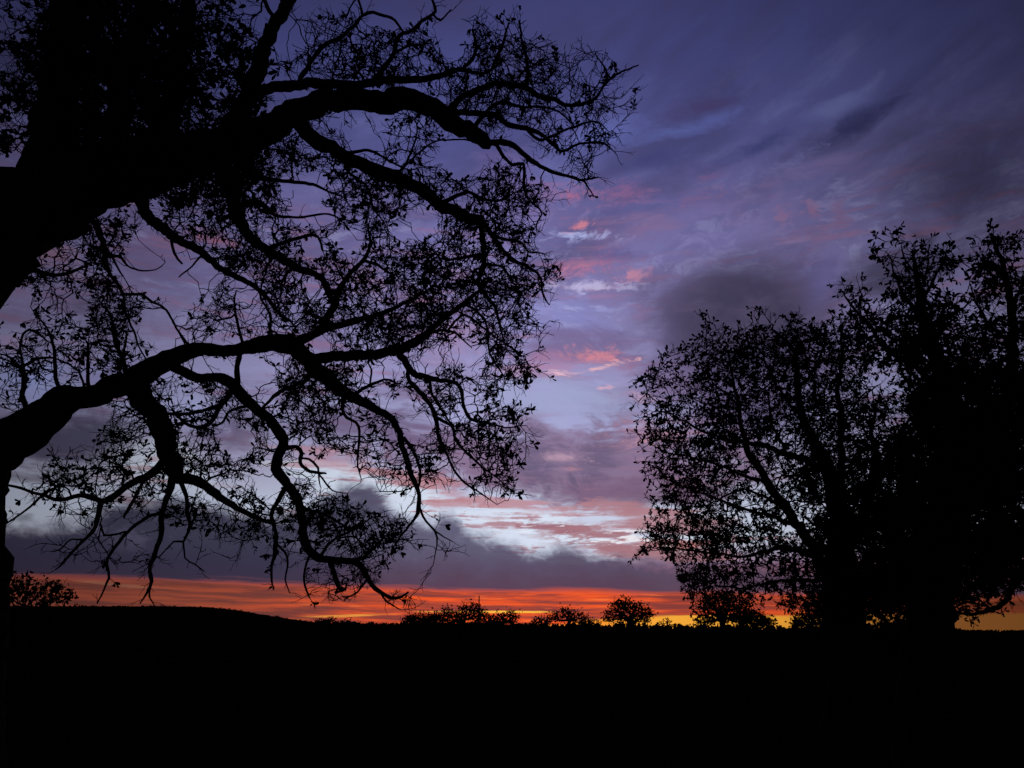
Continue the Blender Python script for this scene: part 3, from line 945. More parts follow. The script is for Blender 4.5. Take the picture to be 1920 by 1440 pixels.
    ('limb', [(548, 648, 34), (572, 668, 28), (600, 673, 24), (650, 668, 22), (700, 664, 21), (745, 655, 22), (772, 646, 18), (800, 626, 16), (830, 600, 13), (868, 571, 10), (900, 545, 7), (915, 525, 4)], 0.6),
    ('branch', [(742, 660, 18), (764, 690, 17), (790, 705, 14), (820, 712, 11), (850, 717, 10), (864, 735, 9), (870, 762, 8), (882, 786, 8), (912, 792, 5), (945, 802, 4), (975, 798, 3)], -0.5),
    ('branch', [(762, 688, 12), (768, 714, 11), (795, 740, 11), (812, 768, 11), (819, 792, 10), (823, 822, 9), (836, 848, 7), (850, 880, 5), (870, 905, 5), (896, 920, 4), (912, 932, 3), (932, 946, 2)], 0.3),
    ('branch', [(816, 786, 9), (846, 797, 8), (854, 820, 7), (872, 846, 6), (900, 872, 5), (932, 896, 4), (966, 925, 2)], -0.4),
    ('branch', [(800, 715, 9), (812, 740, 8), (830, 772, 6), (850, 800, 3)], 0.5),
    ('branch', [(868, 570, 7), (900, 590, 6), (915, 620, 5), (918, 660, 5), (935, 690, 4), (945, 705, 3)], 0.3),
    ('branch', [(805, 622, 8), (840, 620, 7), (862, 632, 5), (885, 653, 2)], -0.3),
    ('branch', [(840, 612, 7), (870, 590, 6), (900, 610, 5), (940, 640, 4), (980, 668, 3)], 0.5),
    ('limb', [(560, 652, 34), (590, 690, 32), (622, 716, 30), (650, 738, 26), (678, 752, 20), (720, 776, 16), (746, 802, 14), (756, 840, 13), (766, 872, 12), (780, 910, 10), (785, 945, 9), (778, 972, 6),
              (748, 1008, 4), (736, 1032, 2)], -0.6),
    ('branch', [(783, 948, 7), (800, 978, 6), (816, 996, 6), (820, 1022, 4), (812, 1060, 2)], 0.1),
    ('branch', [(816, 996, 4), (832, 1008, 3), (850, 1016, 2)], 0.1),
    ('branch', [(782, 915, 6), (790, 885, 7), (776, 850, 8), (757, 820, 9)], 0.15),
    ('branch', [(780, 908, 4), (755, 920, 3), (712, 921, 2)], -0.2),
    ('branch', [(640, 735, 12), (645, 775, 8), (672, 800, 7), (672, 838, 6), (672, 872, 4), (678, 900, 2)], 0.3),
    ('branch', [(538, 640, 20), (590, 628, 18), (618, 585, 16), (636, 545, 13), (655, 515, 11), (680, 487, 10), (692, 462, 7), (690, 430, 5)], -0.6),
    ('branch', [(680, 487, 8), (710, 498, 7), (735, 515, 5), (758, 508, 3)], 0.2),
    ('branch', [(556, 640, 20), (610, 618, 17), (650, 604, 15), (700, 592, 13), (735, 580, 10), (775, 560, 7), (800, 545, 5)], 0.4),
    ('branch', [(660, 735, 10), (720, 712, 6), (745, 720, 4)], 0.4),
    # upright shoots on the low limb
    ('branch', [(45, 800, 14), (44, 752, 11), (47, 712, 12), (42, 680, 6), (38, 650, 5), (44, 625, 5), (56, 619, 6), (72, 628, 4), (96, 643, 3)], 0.2),
    ('branch', [(114, 728, 12), (105, 692, 8), (100, 645, 7), (86, 612, 5), (70, 596, 4), (64, 588, 3)], -0.2),
    ('branch', [(47, 690, 7), (75, 671, 6), (104, 672, 5), (130, 684, 4), (150, 702, 5), (158, 726, 6)], 0.1),
    ('branch', [(106, 704, 5), (80, 690, 4), (70, 675, 4)], 0.2),
    ('branch', [(48, 712, 9), (30, 680, 7), (10, 665, 5), (-20, 660, 4)], 0.3),
    ('branch', [(232, 716, 11), (228, 670, 10), (216, 640, 8), (205, 590, 6), (190, 570, 5)], -0.3),
    ('branch', [(228, 665, 6), (236, 640, 5), (238, 620, 4)], 0.1),
    ('branch', [(160, 735, 10), (165, 700, 8), (165, 650, 5), (150, 615, 3)], 0.3),
    ('branch', [(365, 655, 6), (340, 630, 5), (322, 600, 3)], 0.2),
    ('branch', [(455, 650, 8), (445, 610, 7), (440, 570, 6), (443, 545, 3)], -0.3),
    ('branch', [(500, 630, 8), (505, 590, 7), (490, 560, 6), (480, 530, 4)], 0.3),
]
for nm, pts, dz in LIMBS: oak.limb(nm, pts, dz)
oak.grow([
    (40, 60, 90, 110, 150, .5, 1.45), (30, 210, 80, 80, 150, .6, 1.45), (225, 40, 130, 110, 1250, .95, 1.45), (230, 190, 120, 130, 1500, .95, 1.45), (160, 240, 80, 80, 420, .95, 1.45), (310, 90, 70, 110, 500, .9, 1.45), (395, 70, 90, 90, 260, .6, 1.45), (400, 200, 90, 90, 560, .85, 1.45), (330, 290, 140, 60, 480, .95, 1.45), (90, 120, 50, 130, 260, .8, 1.45), (420, 330, 70, 70, 300, .95, 1.45),
    (440, 270, 110, 50, 140, .8), (570, 70, 80, 60, 90, .4), (640, 90, 90, 70, 210, .4), (700, 115, 80, 50, 200, .35), (760, 90, 80, 60, 90, .3), (790, 125, 70, 40, 130, .3), (890, 90, 70, 60, 210, .4), (930, 140, 110, 70, 330, .22),
    (1010, 130, 60, 50, 110, .12), (960, 200, 100, 50, 260, .2), (1050, 190, 70, 50, 110, .12), (1080, 250, 70, 40, 90, .05), (1040, 300, 70, 40, 50, .05), (1150, 160, 50, 40, 26, .5), (1170, 190, 25, 15, 8, .7), (985, 330, 50, 60, 40, .1),
    (560, 320, 90, 70, 140, .5), (500, 290, 90, 40, 150, .8), (600, 270, 60, 40, 70, .5), (670, 235, 60, 30, 24, .8), (770, 245, 60, 40, 60, .7), (750, 290, 70, 30, 60, .7), (820, 300, 60, 50, 40, .6),
    (450, 370, 90, 80, 340, .8), (540, 400, 90, 60, 170, .55), (640, 360, 70, 60, 190, .7), (720, 370, 60, 50, 130, .85), (650, 430, 80, 50, 150, .7), (740, 430, 50, 50, 70, .7), (800, 350, 60, 40, 90, .85), (880, 370, 80, 50, 170, .75),
    (950, 360, 60, 50, 110, .8), (920, 440, 70, 50, 190, .6), (960, 500, 70, 60, 190, .6), (1000, 560, 40, 50, 70, .4), (870, 460, 90, 60, 110, .7), (940, 580, 70, 60, 110, .45), (830, 480, 50, 40, 70, .8),
    (280, 370, 100, 60, 180, .8), (120, 490, 110, 40, 150, .85), (60, 545, 60, 22, 40, .9), (200, 450, 80, 50, 120, .75), (180, 560, 90, 40, 110, .9), (245, 590, 60, 60, 90, .85), (400, 470, 70, 60, 150, .7), (480, 510, 100, 50, 260, .6),
    (560, 500, 90, 70, 260, .7), (620, 500, 50, 50, 110, .8), (470, 580, 90, 60, 190, .3), (560, 590, 70, 60, 210, .4), (640, 570, 70, 50, 190, .4), (710, 490, 70, 60, 170, .6), (740, 560, 80, 60, 260, .6), (830, 550, 80, 60, 240, .65), (900, 520, 70, 60, 140, .55),
    (760, 620, 90, 40, 220, .6), (680, 620, 80, 40, 190, .5), (870, 610, 90, 40, 150, .5), (950, 680, 50, 40, 90, .85), (930, 650, 40, 40, 50, .7),
    (50, 660, 60, 50, 60, .5), (20, 690, 30, 40, 30, .8), (90, 690, 50, 30, 30, .6), (215, 640, 50, 60, 130, .9), (180, 680, 60, 40, 80, .8), (130, 620, 50, 40, 30, .8), (20, 760, 30, 40, 20, .3), (340, 620, 50, 30, 30, .3),
    (640, 690, 90, 40, 120, .6), (600, 740, 80, 60, 250, .65), (660, 780, 80, 50, 180, .7), (690, 700, 70, 30, 70, .5), (800, 730, 70, 50, 120, .5), (850, 750, 60, 40, 120, .3), (840, 680, 60, 30, 50, .6), (890, 700, 50, 40, 70, .75), (930, 800, 60, 36, 130, .95),
    (880, 830, 60, 40, 100, .8), (830, 860, 70, 50, 80, .5), (920, 870, 50, 50, 90, .85), (940, 910, 30, 20, 25, .9), (700, 840, 80, 50, 110, .7), (740, 870, 60, 40, 60, .7), (780, 930, 40, 50, 20, .0), (640, 860, 60, 40, 30, .4),
    (500, 720, 70, 50, 80, .6), (540, 760, 50, 50, 90, .7), (370, 690, 60, 20, 25, .7), (350, 730, 80, 30, 90, .8), (420, 770, 60, 50, 80, .6), (490, 840, 50, 50, 70, .8), (570, 820, 40, 40, 40, .7), (230, 780, 50, 40, 80, .7), (350, 830, 60, 60, 150, .8),
    (400, 860, 70, 40, 110, .8), (460, 870, 60, 50, 80, .8), (250, 850, 70, 50, 120, .75), (140, 890, 70, 30, 70, .9), (200, 890, 60, 40, 80, .8), (60, 900, 40, 20, 16, .7), (150, 910, 60, 30, 50, .8), (290, 920, 60, 40, 60, .6), (340, 950, 50, 50, 50, .4),
    (420, 950, 80, 40, 90, .7), (500, 960, 60, 40, 60, .7), (480, 1000, 80, 30, 20, .3), (595, 930, 50, 50, 110, .9), (630, 970, 40, 30, 60, .95), (600, 1000, 40, 40, 70, .8), (660, 1010, 60, 50, 150, .85), (710, 1020, 34, 50, 110, .85), (650, 1070, 60, 20, 50, .5),
    (640, 1110, 60, 20, 18, .2), (740, 1130, 30, 20, 6, .0), (540, 1010, 30, 60, 24, .7), (380, 1020, 60, 50, 18, .1), (250, 1040, 70, 60, 20, .0), (150, 1030, 50, 30, 14, .0), (820, 1030, 40, 30, 6, .0), (100, 950, 60, 30, 14, .3), (760, 990, 20, 30, 8, .0),
], 0.42, 0.085, 0.50, 1.5, 0.18, 0.44, many=0.50, shoots=0.52, shoot_px=(12, 56), clus=0.76, stubs=0.5, gaps=[(330, 520, 85, 42), (575, 350, 50, 34), (588, 405, 46, 24), (590, 462, 26, 24), (655, 450, 30, 24), (872, 300, 44, 40), (778, 425, 34, 26), (604, 652, 26, 20), (742, 758, 34, 24),
      (885, 665, 30, 26), (475, 700, 44, 24), (395, 685, 40, 14), (655, 800, 30, 22), (505, 745, 24, 18), (300, 612, 50, 34), (445, 830, 34, 26), (620, 880, 50, 30), (700, 700, 30, 16), (690, 262, 50, 26), (540, 60, 30, 60), (740, 25, 50, 26), (845, 75, 30, 40),
      (770, 172, 22, 14), (460, 545, 30, 24), (250, 505, 40, 30), (140, 775, 60, 30), (590, 540, 24, 22), (800, 680, 30, 18), (885, 740, 24, 20), (650, 905, 60, 26), (60, 560, 50, 14), (505, 905, 26, 30)])
oak.leaves(10.6, 3.5, 300, 0.8, 0.15)

# ------------------------------------------------------------------ the spreading oak on the right
D = 12.5
tb = on_ground(1600, D)
oak2 = Tree('oak_tree', 'rounded leafy oak left of the taller dark tree, sunset showing through it', tuple(tb), D, 23)
oak2.limb('trunk', [(1600, 1400, 130), (1596, 1300, 96), (1590, 1200, 80), (1582, 1120, 70), (1578, 1060, 54), (1574, 1000, 40), (1568, 940, 30), (1556, 890, 26), (1530, 836, 20), (1508, 792, 16), (1496, 736, 13),
                     (1490, 660, 9), (1448, 618, 4)], 0.0, False)
for nm, pts, dz in [
    ('limb', [(1580, 1120, 46), (1560, 1085, 36), (1540, 1050, 30), (1500, 990, 26), (1468, 946, 24), (1438, 902, 22), (1415, 870, 18), (1398, 846, 14), (1390, 800, 12), (1384, 755, 10), (1372, 705, 7), (1360, 650, 3)], -0.6),
    ('limb', [(1556, 890, 20), (1516, 866, 18), (1476, 850, 15), (1417, 832, 12), (1360, 826, 8), (1300, 800, 6), (1250, 770, 4), (1212, 735, 2)], -0.9),
    ('limb', [(1572, 970, 26), (1578, 880, 20), (1576, 800, 16), (1572, 730, 12), (1580, 660, 8), (1575, 610, 4)], 0.8),
    ('branch', [(1534, 1042, 20), (1502, 1032, 16), (1462, 1026, 14), (1436, 1034, 11), (1384, 1042, 8), (1310, 1034, 6), (1240, 1028, 3)], 0.6),
    ('branch', [(1500, 990, 16), (1446, 966, 12), (1396, 955, 8), (1330, 930, 6), (1262, 905, 3)], -0.7),
    ('branch', [(1440, 905, 12), (1390, 890, 9), (1330, 865, 6), (1250, 850, 4), (1215, 830, 2)], 0.8),
    ('limb', [(1582, 1060, 34), (1610, 1000, 26), (1630, 930, 22), (1640, 860, 16), (1636, 800, 10), (1650, 740, 5)], 0.7),
    ('branch', [(1500, 780, 10), (1466, 740, 8), (1440, 690, 6), (1425, 640, 3)], 0.9),
    ('branch', [(1495, 730, 9), (1530, 690, 7), (1550, 630, 4)], -0.8),
    ('branch', [(1384, 760, 7), (1340, 720, 5), (1310, 680, 3)], -0.4),
    ('branch', [(1390, 800, 7), (1350, 770, 5), (1290, 742, 3)], 0.5),
    ('branch', [(1560, 1080, 18), (1520, 1085, 12), (1460, 1088, 8), (1400, 1100, 6), (1330, 1100, 3)], -0.5),
    ('branch', [(1590, 1080, 20), (1640, 1050, 16), (1690, 1040, 12), (1720, 1000, 6)], 0.4),
    ('branch', [(1476, 850, 9), (1450, 800, 7), (1440, 740, 4)], 0.6),
    ('branch', [(1576, 800, 8), (1610, 750, 6), (1650, 720, 3)], 0.5),
    ('branch', [(1470, 948, 10), (1420, 925, 8), (1380, 920, 5), (1320, 960, 3)], 0.4),
]: oak2.limb(nm, pts, dz, wob=0.16, slim=0.8)
oak2.grow([
    (1235, 745, 40, 40, 90, .95), (1290, 690, 45, 45, 105, .95), (1345, 670, 55, 50, 256, .9), (1440, 650, 60, 50, 393, .85), (1540, 645, 70, 45, 483, .9), (1600, 680, 30, 50, 120, .8), (1290, 790, 80, 50, 347, .9), (1390, 760, 70, 70, 498, .75),
    (1480, 760, 80, 80, 695, .8), (1570, 760, 60, 80, 635, .85), (1660, 790, 50, 60, 217, .85), (1300, 860, 85, 45, 377, .9), (1400, 850, 70, 50, 253, .7), (1480, 870, 70, 50, 316, .8), (1310, 930, 70, 50, 393, .95), (1400, 940, 70, 45, 263, .8),
    (1560, 880, 70, 70, 786, .9), (1650, 900, 60, 90, 978, .9), (1490, 950, 50, 50, 147, .7), (1300, 1010, 80, 36, 362, .95), (1400, 1010, 80, 40, 423, .95), (1250, 1000, 40, 20, 60, .9), (1340, 1080, 55, 30, 196, .95), (1420, 1075, 50, 30, 196, .95),
    (1310, 1105, 35, 14, 44, .95), (1500, 1060, 50, 45, 272, .9), (1540, 1020, 30, 40, 165, .8), (1600, 1050, 60, 80, 1142, .95), (1670, 1070, 70, 60, 857, .95), (1620, 960, 60, 60, 774, .9), (1700, 980, 50, 70, 571, .95), (1520, 1115, 36, 26, 90, .95), (1600, 1130, 60, 40, 448, .9), (1570, 1000, 40, 60, 358, .95), (1650, 1000, 60, 60, 634, .95), (1700, 1080, 50, 60, 604, .95), (1620, 1120, 90, 40, 756, .95), (1680, 900, 40, 90, 604, .9),
], 0.60, 0.13, 0.45, 1.3, 0.18, many=0.42, shoots=0.5, shoot_px=(12, 40), clus=0.72)
oak2.leaves(8.6, 2.4, 300, 0.8, 0.42)

# ------------------------------------------------------------------ the taller tree at the right edge
D = 9.5
tb = on_ground(1738, D)
tall = Tree('oak_tree', 'tall dense dark tree at the right edge, topped by two upright leaders', tuple(tb), D, 37)
tall.limb('trunk', [(1738, 1460, 130), (1738, 1300, 104), (1740, 1190, 92), (1748, 1100, 84), (1768, 1000, 72), (1788, 910, 60), (1796, 840, 52), (1780, 750, 40), (1752, 660, 28), (1732, 590, 19), (1720, 530, 11), (1712, 470, 4)], 0.0, False)
for nm, pts, dz in [
    ('limb', [(1776, 970, 52), (1840, 880, 42), (1880, 780, 34), (1896, 680, 26), (1898, 590, 20), (1884, 510, 14), (1858, 442, 5)], 0.6),
    ('limb', [(1800, 830, 26), (1760, 740, 18), (1714, 686, 13), (1658, 652, 10), (1628, 607, 8), (1596, 574, 6), (1582, 552, 3)], -0.7),
    ('branch', [(1716, 520, 6), (1700, 490, 5), (1690, 462, 3)], 0.3),
    ('branch', [(1722, 540, 6), (1738, 500, 5), (1742, 460, 3)], -0.3),
    ('branch', [(1740, 620, 10), (1790, 590, 7), (1822, 560, 4)], 0.4),
    ('branch', [(1734, 600, 12), (1700, 560, 9), (1680, 520, 6), (1668, 480, 3)], 0.4),
    ('branch', [(1725, 560, 10), (1755, 520, 7), (1775, 470, 3)], -0.4),
    ('branch', [(1895, 640, 14), (1850, 600, 9), (1830, 560, 5), (1812, 510, 2)], 0.4),
    ('branch', [(1898, 590, 12), (1930, 500, 9), (1950, 440, 4)], 0.3),
    ('limb', [(1752, 1080, 36), (1726, 1010, 26), (1708, 930, 18), (1690, 860, 11), (1676, 800, 5)], -0.6),
    ('limb', [(1762, 1030, 40), (1820, 1050, 30), (1880, 1070, 24), (1940, 1080, 18), (2000, 1090, 10)], 0.3),
    ('branch', [(1900, 1075, 20), (1892, 1108, 17), (1874, 1136, 14), (1836, 1150, 11), (1806, 1151, 8), (1778, 1140, 4)], -0.3),
    ('branch', [(1884, 780, 20), (1930, 700, 14), (1960, 620, 8)], 0.3),
    ('limb', [(1778, 960, 34), (1870, 930, 26), (1960, 880, 18), (2020, 800, 10)], 0.5),
    ('branch', [(1800, 840, 18), (1770, 860, 14), (1720, 840, 9), (1700, 790, 4)], 0.7),
]: tall.limb(nm, pts, dz, wob=0.14, slim=0.85)
tall.grow([
    (1668, 492, 20, 26, 33, .8), (1768, 484, 28, 22, 38, .8),
    (1710, 510, 50, 44, 84, .75), (1730, 590, 60, 50, 264, .9), (1640, 600, 40, 36, 103, .75), (1600, 562, 22, 16, 22, .9), (1680, 650, 50, 40, 308, .9), (1750, 670, 60, 60, 528, .95), (1868, 490, 40, 50, 132, .9), (1900, 590, 40, 60, 193, .9),
    (1840, 600, 40, 60, 91, .6), (1840, 680, 60, 50, 360, .85), (1790, 760, 80, 60, 1249, .95), (1890, 760, 60, 80, 1026, .95), (1735, 770, 30, 40, 311, .9), (1740, 860, 70, 70, 1159, .95), (1830, 880, 80, 80, 1695, .95), (1900, 920, 60, 90, 1249, .95), (1740, 970, 70, 60, 1071, .95),
    (1820, 1010, 90, 60, 1517, .95), (1890, 1040, 60, 44, 802, .95), (1740, 1070, 60, 50, 736, .95), (1690, 1100, 50, 40, 356, .95), (1800, 1095, 90, 30, 651, .95), (1905, 1100, 40, 20, 70, .8), (1960, 800, 60, 200, 781, .9), (1950, 560, 40, 90, 121, .9),
], 0.55, 0.11, 0.45, 1.4, 0.18, many=0.42, shoots=0.5, shoot_px=(14, 46))
tall.leaves(11.0, 2.2, 300, 0.7, 0.50)


# ------------------------------------------------------------------ shrubs and distant trees: short trunk, forked limbs, crown of twigs and leaf sprays
def small_tree(name, label, cat, px, depth, lobes, trunk_px, seed, group=None, leaf_px=5.0, dens=0.16, m=M_SHRUB, tip=0.9, bare=0.25, sink=0.05):
    """lobes: (px, py, rx, ry) that make up the crown outline; the crown is as deep as it is wide."""
    rng = np.random.default_rng(seed)
    b = on_ground(px, depth); b.z -= sink
    root = thing(name, label, cat, tuple(b), group)
    bb = np.array(b)
    mp = depth / FPX / math.cos(PITCH) * 1.0
    pts = []
    for lx, ly, rx, ry in lobes:
        c = np.array(at(lx, ly, depth))
        s = pxm(Vector(c))
        n = max(12, int(rx * ry * dens * (0.72 if depth > 100 else 1.0)))
        q = rng.normal(0, 1, (n, 3)); q /= np.linalg.norm(q, axis=1, keepdims=True)
        q *= (rng.uniform(0, 1, (n, 1)) ** 0.42)
        pts.append(c + q * np.array([rx * s, rx * s * 0.9, ry * s]))
    A = np.concatenate(pts)
    A = A[A[:, 2] > bb[2] + 0.1 * mp]
    # trunk and growth
    cz = float(np.mean(A[:, 2])); low = float(np.quantile(A[:, 2], 0.12))
    nodes = [bb.copy()]; par = [-1]
    k = 5
    for j in range(1, k + 1):
        f = j / k
        nodes.append(bb + (np.array([A[:, 0].mean(), A[:, 1].mean(), max(low, bb[2] + 3 * mp)]) - bb) * f + rng.normal(0, 1, 3) * trunk_px * mp * 0.15 * np.array([1, 1, 0]))
        par.append(j - 1)
    nt = len(nodes)
    NP = np.array(nodes[2:])
    d = np.linalg.norm(A[:, None] - NP[None], axis=2)
    who = d.argmin(1) + 2; best = d.min(1)
    live = np.ones(len(A), bool); plen = [0.0] * nt
    step = 8.0 * mp
    own = [-1] * nt
    for _ in range(len(A)):
        i = int(np.where(live, best, 1e9).argmin()); live[i] = False
        a = nodes[who[i]]; dv = A[i] - a; ln = np.linalg.norm(dv)
        kk = max(1, int(math.ceil(ln / step))); prev = who[i]; pl = plen[prev]
        for j in range(1, kk + 1):
            p = a + dv * j / kk + (rng.normal(0, 1, 3) * step * 0.2 if j < kk else 0)
            pl += ln / kk
            nodes.append(p); par.append(prev); plen.append(pl); own.append(i if j == kk else -1); prev = len(nodes) - 1
            dd = np.linalg.norm(A - p, axis=1) + 0.3 * pl
            u = live & (dd < best); best[u] = dd[u]; who[u] = prev
    N = np.array(nodes); par = np.array(par)
    w = np.zeros(len(N))
    for i in range(len(N) - 1, 0, -1):
        if w[i] == 0: w[i] = 1
        w[par[i]] += w[i]
    rad = 0.5 * tip * mp * np.maximum(w, 1) ** 0.40
    rad = np.minimum(rad, trunk_px * 0.5 * mp)
    rad[:nt] = trunk_px * 0.5 * mp * np.linspace(1.25, 0.8, nt)
    ti = np.arange(1, nt); v, f = prisms(N[par[ti]] - bb, N[ti] - bb, rad[par[ti]], rad[ti], 7)
    link_mesh('trunk', v, f, M_BARK, root)
    idx = np.arange(nt, len(N))
    v, f = prisms(N[par[idx]] - bb, N[idx] - bb, np.minimum(rad[par[idx]], rad[idx] * 1.5), rad[idx], 3)
    o = link_mesh('twigs', v, f, M_TWIG, root); o['kind'] = 'stuff'
    # leaf sprays
    tips = idx[w[idx] <= 4]
    tips = tips[rng.uniform(0, 1, len(tips)) > bare + (0.12 if depth > 100 else 0)]
    pos = np.repeat(N[tips], 2, 0) + rng.normal(0, 1, (len(tips) * 2, 3)) * leaf_px * mp * 0.6
    n = len(pos)
    dr = rng.normal(0, 1, (n, 3)); dr /= np.linalg.norm(dr, axis=1, keepdims=True)
    sd_ = np.cross(dr, rng.normal(0, 1, (n, 3))); sd_ /= np.linalg.norm(sd_, axis=1, keepdims=True)
    s = ((leaf_px - (0.8 if depth > 100 else 0)) * mp * rng.uniform(0.6, 1.3, n))[:, None]
    q = np.stack([pos - bb, pos - bb + (dr * 0.55 + sd_ * 0.32) * s, pos - bb + dr * s, pos - bb + (dr * 0.5 - sd_ * 0.32) * s], 1)
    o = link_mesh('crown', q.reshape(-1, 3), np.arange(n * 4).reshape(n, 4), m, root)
    return root


FAR = 'oaks along the far ridge'
small_tree('oak_tree', 'low flat-topped far oak at the left end of the ridge trees', 'tree', 795, 178, [(790, 1160, 38, 11), (818, 1160, 22, 11), (768, 1162, 16, 8)], 5, 1, FAR, 5, 1.1, bare=.05)
small_tree('oak_tree', 'far oak on the ridge with the thin mast rising from its crown', 'tree', 872, 180, [(840, 1158, 20, 14), (882, 1145, 24, 18), (900, 1156, 18, 18), (862, 1158, 24, 15), (836, 1147, 12, 9)], 6, 2, FAR, 5, .75)
small_tree('oak_tree', 'far oak just right of the one with the mast, leaning its crown right', 'tree', 938, 176, [(930, 1160, 20, 12), (956, 1154, 22, 12), (922, 1164, 16, 10), (950, 1166, 22, 9)], 6, 3, FAR, 5, .7)
small_tree('oak_tree', 'see-through far oak in the middle of the ridge with forked trunk', 'tree', 1062, 176, [(1056, 1147, 20, 11), (1082, 1156, 22, 13), (1040, 1157, 14, 10), (1066, 1154, 26, 14), (1095, 1164, 16, 10)], 6, 4, FAR, 4.5, .5, bare=.3)
small_tree('shrub', 'low bush at the left foot of the see-through far oak', 'bush', 1018, 172, [(1014, 1165, 18, 10), (1030, 1162, 14, 10), (998, 1168, 10, 6)], 4, 5, 'bushes along the far ridge', 4.5, .8)
small_tree('oak_tree', 'large rounded far oak standing clear of the ridge skyline', 'tree', 1178, 170, [(1158, 1142, 20, 18), (1172, 1131, 17, 12), (1200, 1145, 24, 15), (1216, 1153, 13, 13), (1140, 1157, 11, 13), (1182, 1162, 38, 11), (1186, 1140, 14, 12)], 8, 6, FAR, 5, .8, bare=.15)
small_tree('shrub', 'low bush between the see-through oak and the large rounded oak', 'bush', 1115, 172, [(1114, 1169, 18, 8), (1098, 1169, 14, 8)], 4, 7, 'bushes along the far ridge', 4.5, .9)
small_tree('shrub', 'tiny spiky bush alone against the gold right of the rounded oak', 'bush', 1250, 168, [(1250, 1166, 12, 9), (1238, 1172, 9, 6), (1268, 1173, 7, 6)], 3, 8, 'bushes along the far ridge', 4, .5)
small_tree('oak_tree', 'big far oak half hidden below the right oak\'s lowest boughs', 'tree', 1350, 140, [(1345, 1130, 36, 22), (1385, 1128, 32, 20), (1325, 1150, 30, 20), (1370, 1152, 40, 20), (1360, 1115, 26, 12), (1320, 1166, 24, 12)], 9, 9, FAR, 6, .5, bare=.1)
small_tree('oak_tree', 'dark low far oak sloping down at the big far oak\'s right side', 'tree', 1415, 145, [(1410, 1160, 30, 18), (1435, 1168, 20, 13), (1395, 1160, 22, 17)], 7, 10, FAR, 6, .95, bare=.0)
small_tree('shrub', 'dark bush on the ridge against the right oak\'s trunk', 'bush', 1525, 110, [(1510, 1162, 24, 22), (1540, 1158, 28, 30), (1495, 1170, 14, 12), (1565, 1158, 28, 34)], 6, 12, 'bushes along the far ridge', 6, .8, bare=.05)
small_tree('shrub', 'straggly bush where the hill runs out into the ridge', 'bush', 612, 176, [(602, 1164, 14, 6), (622, 1163, 14, 7)], 3, 13, 'bushes along the far ridge', 4, .8)
small_tree('shrub', 'flat bush just right of the straggly bush at the foot of the hill', 'bush', 648, 176, [(645, 1167, 16, 6), (662, 1169, 12, 5)], 3, 14, 'bushes along the far ridge', 4, .8)
small_tree('shrub', 'rounded bush at the left edge with orange sky glowing through', 'bush', 70, 24, [(60, 1112, 50, 26), (105, 1110, 36, 24), (25, 1104, 36, 30), (5, 1080, 18, 30), (128, 1124, 18, 15), (70, 1165, 60, 40), (60, 1220, 50, 40)], 9, 15, None, 8, .11, bare=.30)
small_tree('shrub', 'sloping dark bush under the tall right-hand tree', 'bush', 1725, 30, [(1712, 1182, 40, 20), (1742, 1186, 32, 16), (1690, 1180, 30, 18), (1768, 1194, 24, 10), (1640, 1190, 60, 20), (1700, 1214, 70, 26)], 9, 16, None, 9, .45, bare=.0)

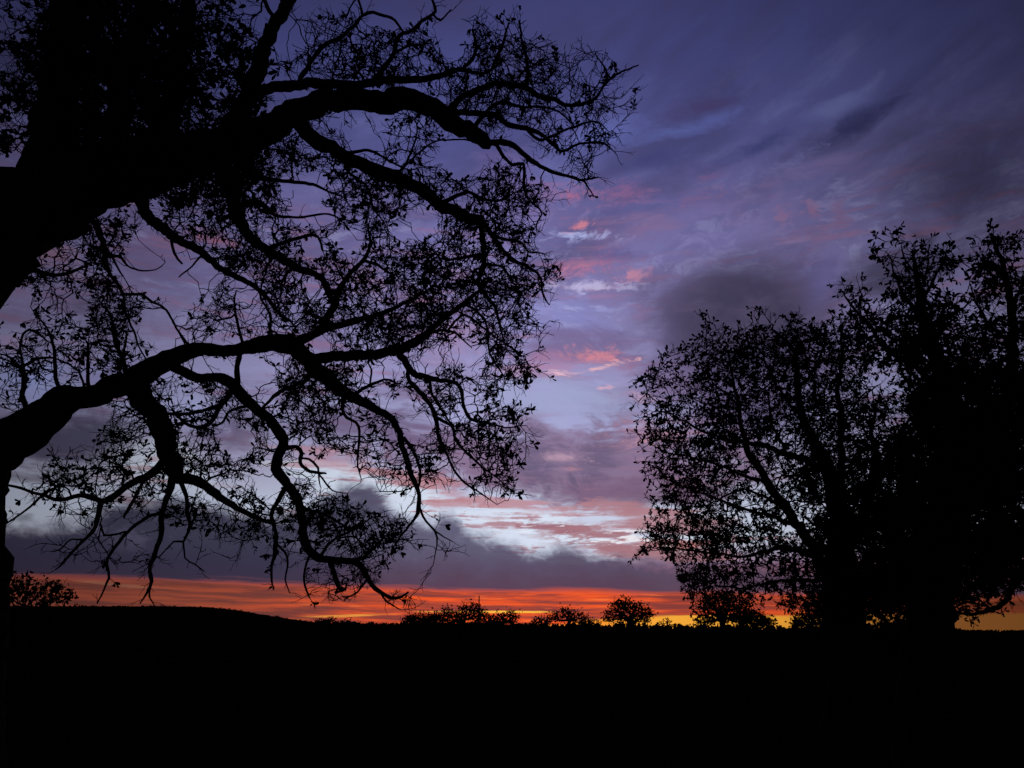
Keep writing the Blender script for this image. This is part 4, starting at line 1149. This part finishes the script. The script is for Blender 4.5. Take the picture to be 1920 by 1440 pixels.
# the thin mast behind the ridge oaks
mb = on_ground(898, 186)
mast = thing('mast', 'thin dark mast rising above the far oak left of the middle', 'mast', tuple(mb))
hm = (at(898, 1117, 186) - mb).z
for nm, z0, z1, r0, r1 in (('pole', 0.0, hm * 0.62, 0.24, 0.20), ('antenna', hm * 0.62, hm, 0.17, 0.12)):
    v, f = prisms(np.array([[0, 0, z0]]), np.array([[0, 0, z1]]), np.array([r0]), np.array([r1]), 8)
    link_mesh(nm, v, f, M_STEEL, mast)
v, f = prisms(np.array([[-0.22, 0, hm * 0.64], [0, -0.2, hm * 0.60]]), np.array([[0.22, 0, hm * 0.64], [0, 0.2, hm * 0.60]]), np.array([0.04, 0.04]), np.array([0.04, 0.04]), 6)
link_mesh('bracket', v, f, M_STEEL, mast)

# scrub that roughens the ridge line, and grass on the pasture
rng = np.random.default_rng(5)
sp = []
for _ in range(1500):
    a = rng.uniform(-40, 40); d = rng.uniform(165, 192)
    x, y = d * math.sin(R(a)), d * math.cos(R(a))
    sz = rng.uniform(0.1, 0.5) * (1.6 if rng.uniform() < .08 else 1) * (0.5 if a < -14 else 1.5 if a > -8 else 1.0)
    for _ in range(5):
        p = np.array([x, y, gz(x, y) - 0.05]) + rng.normal(0, 1, 3) * np.array([0.5, 0.5, 0.0]) * sz
        t = np.array([rng.normal(0, .5), rng.normal(0, .5), 1.0]) * sz
        s = np.array([rng.normal(), rng.normal(), 0]); s = s / np.linalg.norm(s) * sz * 0.45
        sp.append([p - s, p + s, p + t + s * 0.4, p + t - s * 0.4])
sp = np.array(sp)
o = link_mesh('scrub', sp.reshape(-1, 3), np.arange(len(sp) * 4).reshape(-1, 4), M_SHRUB)
o['kind'] = 'stuff'; o['label'] = 'low rough scrub along the crest of the far ridge'; o['category'] = 'scrub'
gr = []
for _ in range(9000):
    a = rng.uniform(-42, 42); d = 2.5 + 38 * rng.uniform() ** 1.6
    x, y = d * math.sin(R(a)), d * math.cos(R(a)); z = gz(x, y) - 0.01
    for _ in range(3):
        px_, py_ = x + rng.normal(0, .05), y + rng.normal(0, .05)
        h = rng.uniform(0.06, 0.22); w_ = rng.uniform(.003, .007); b2 = rng.uniform(0, 6.28)
        lx, ly = rng.normal(0, .06), rng.normal(0, .06)
        c_, s_ = math.cos(b2) * w_, math.sin(b2) * w_
        gr.append([(px_ - c_, py_ - s_, z), (px_ + c_, py_ + s_, z), (px_ + lx, py_ + ly, z + h)])
gr = np.array(gr)
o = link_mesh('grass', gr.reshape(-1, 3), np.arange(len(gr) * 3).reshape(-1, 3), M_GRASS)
o['kind'] = 'stuff'; o['label'] = 'short dry grass lost in the dark of the pasture'; o['category'] = 'grass'
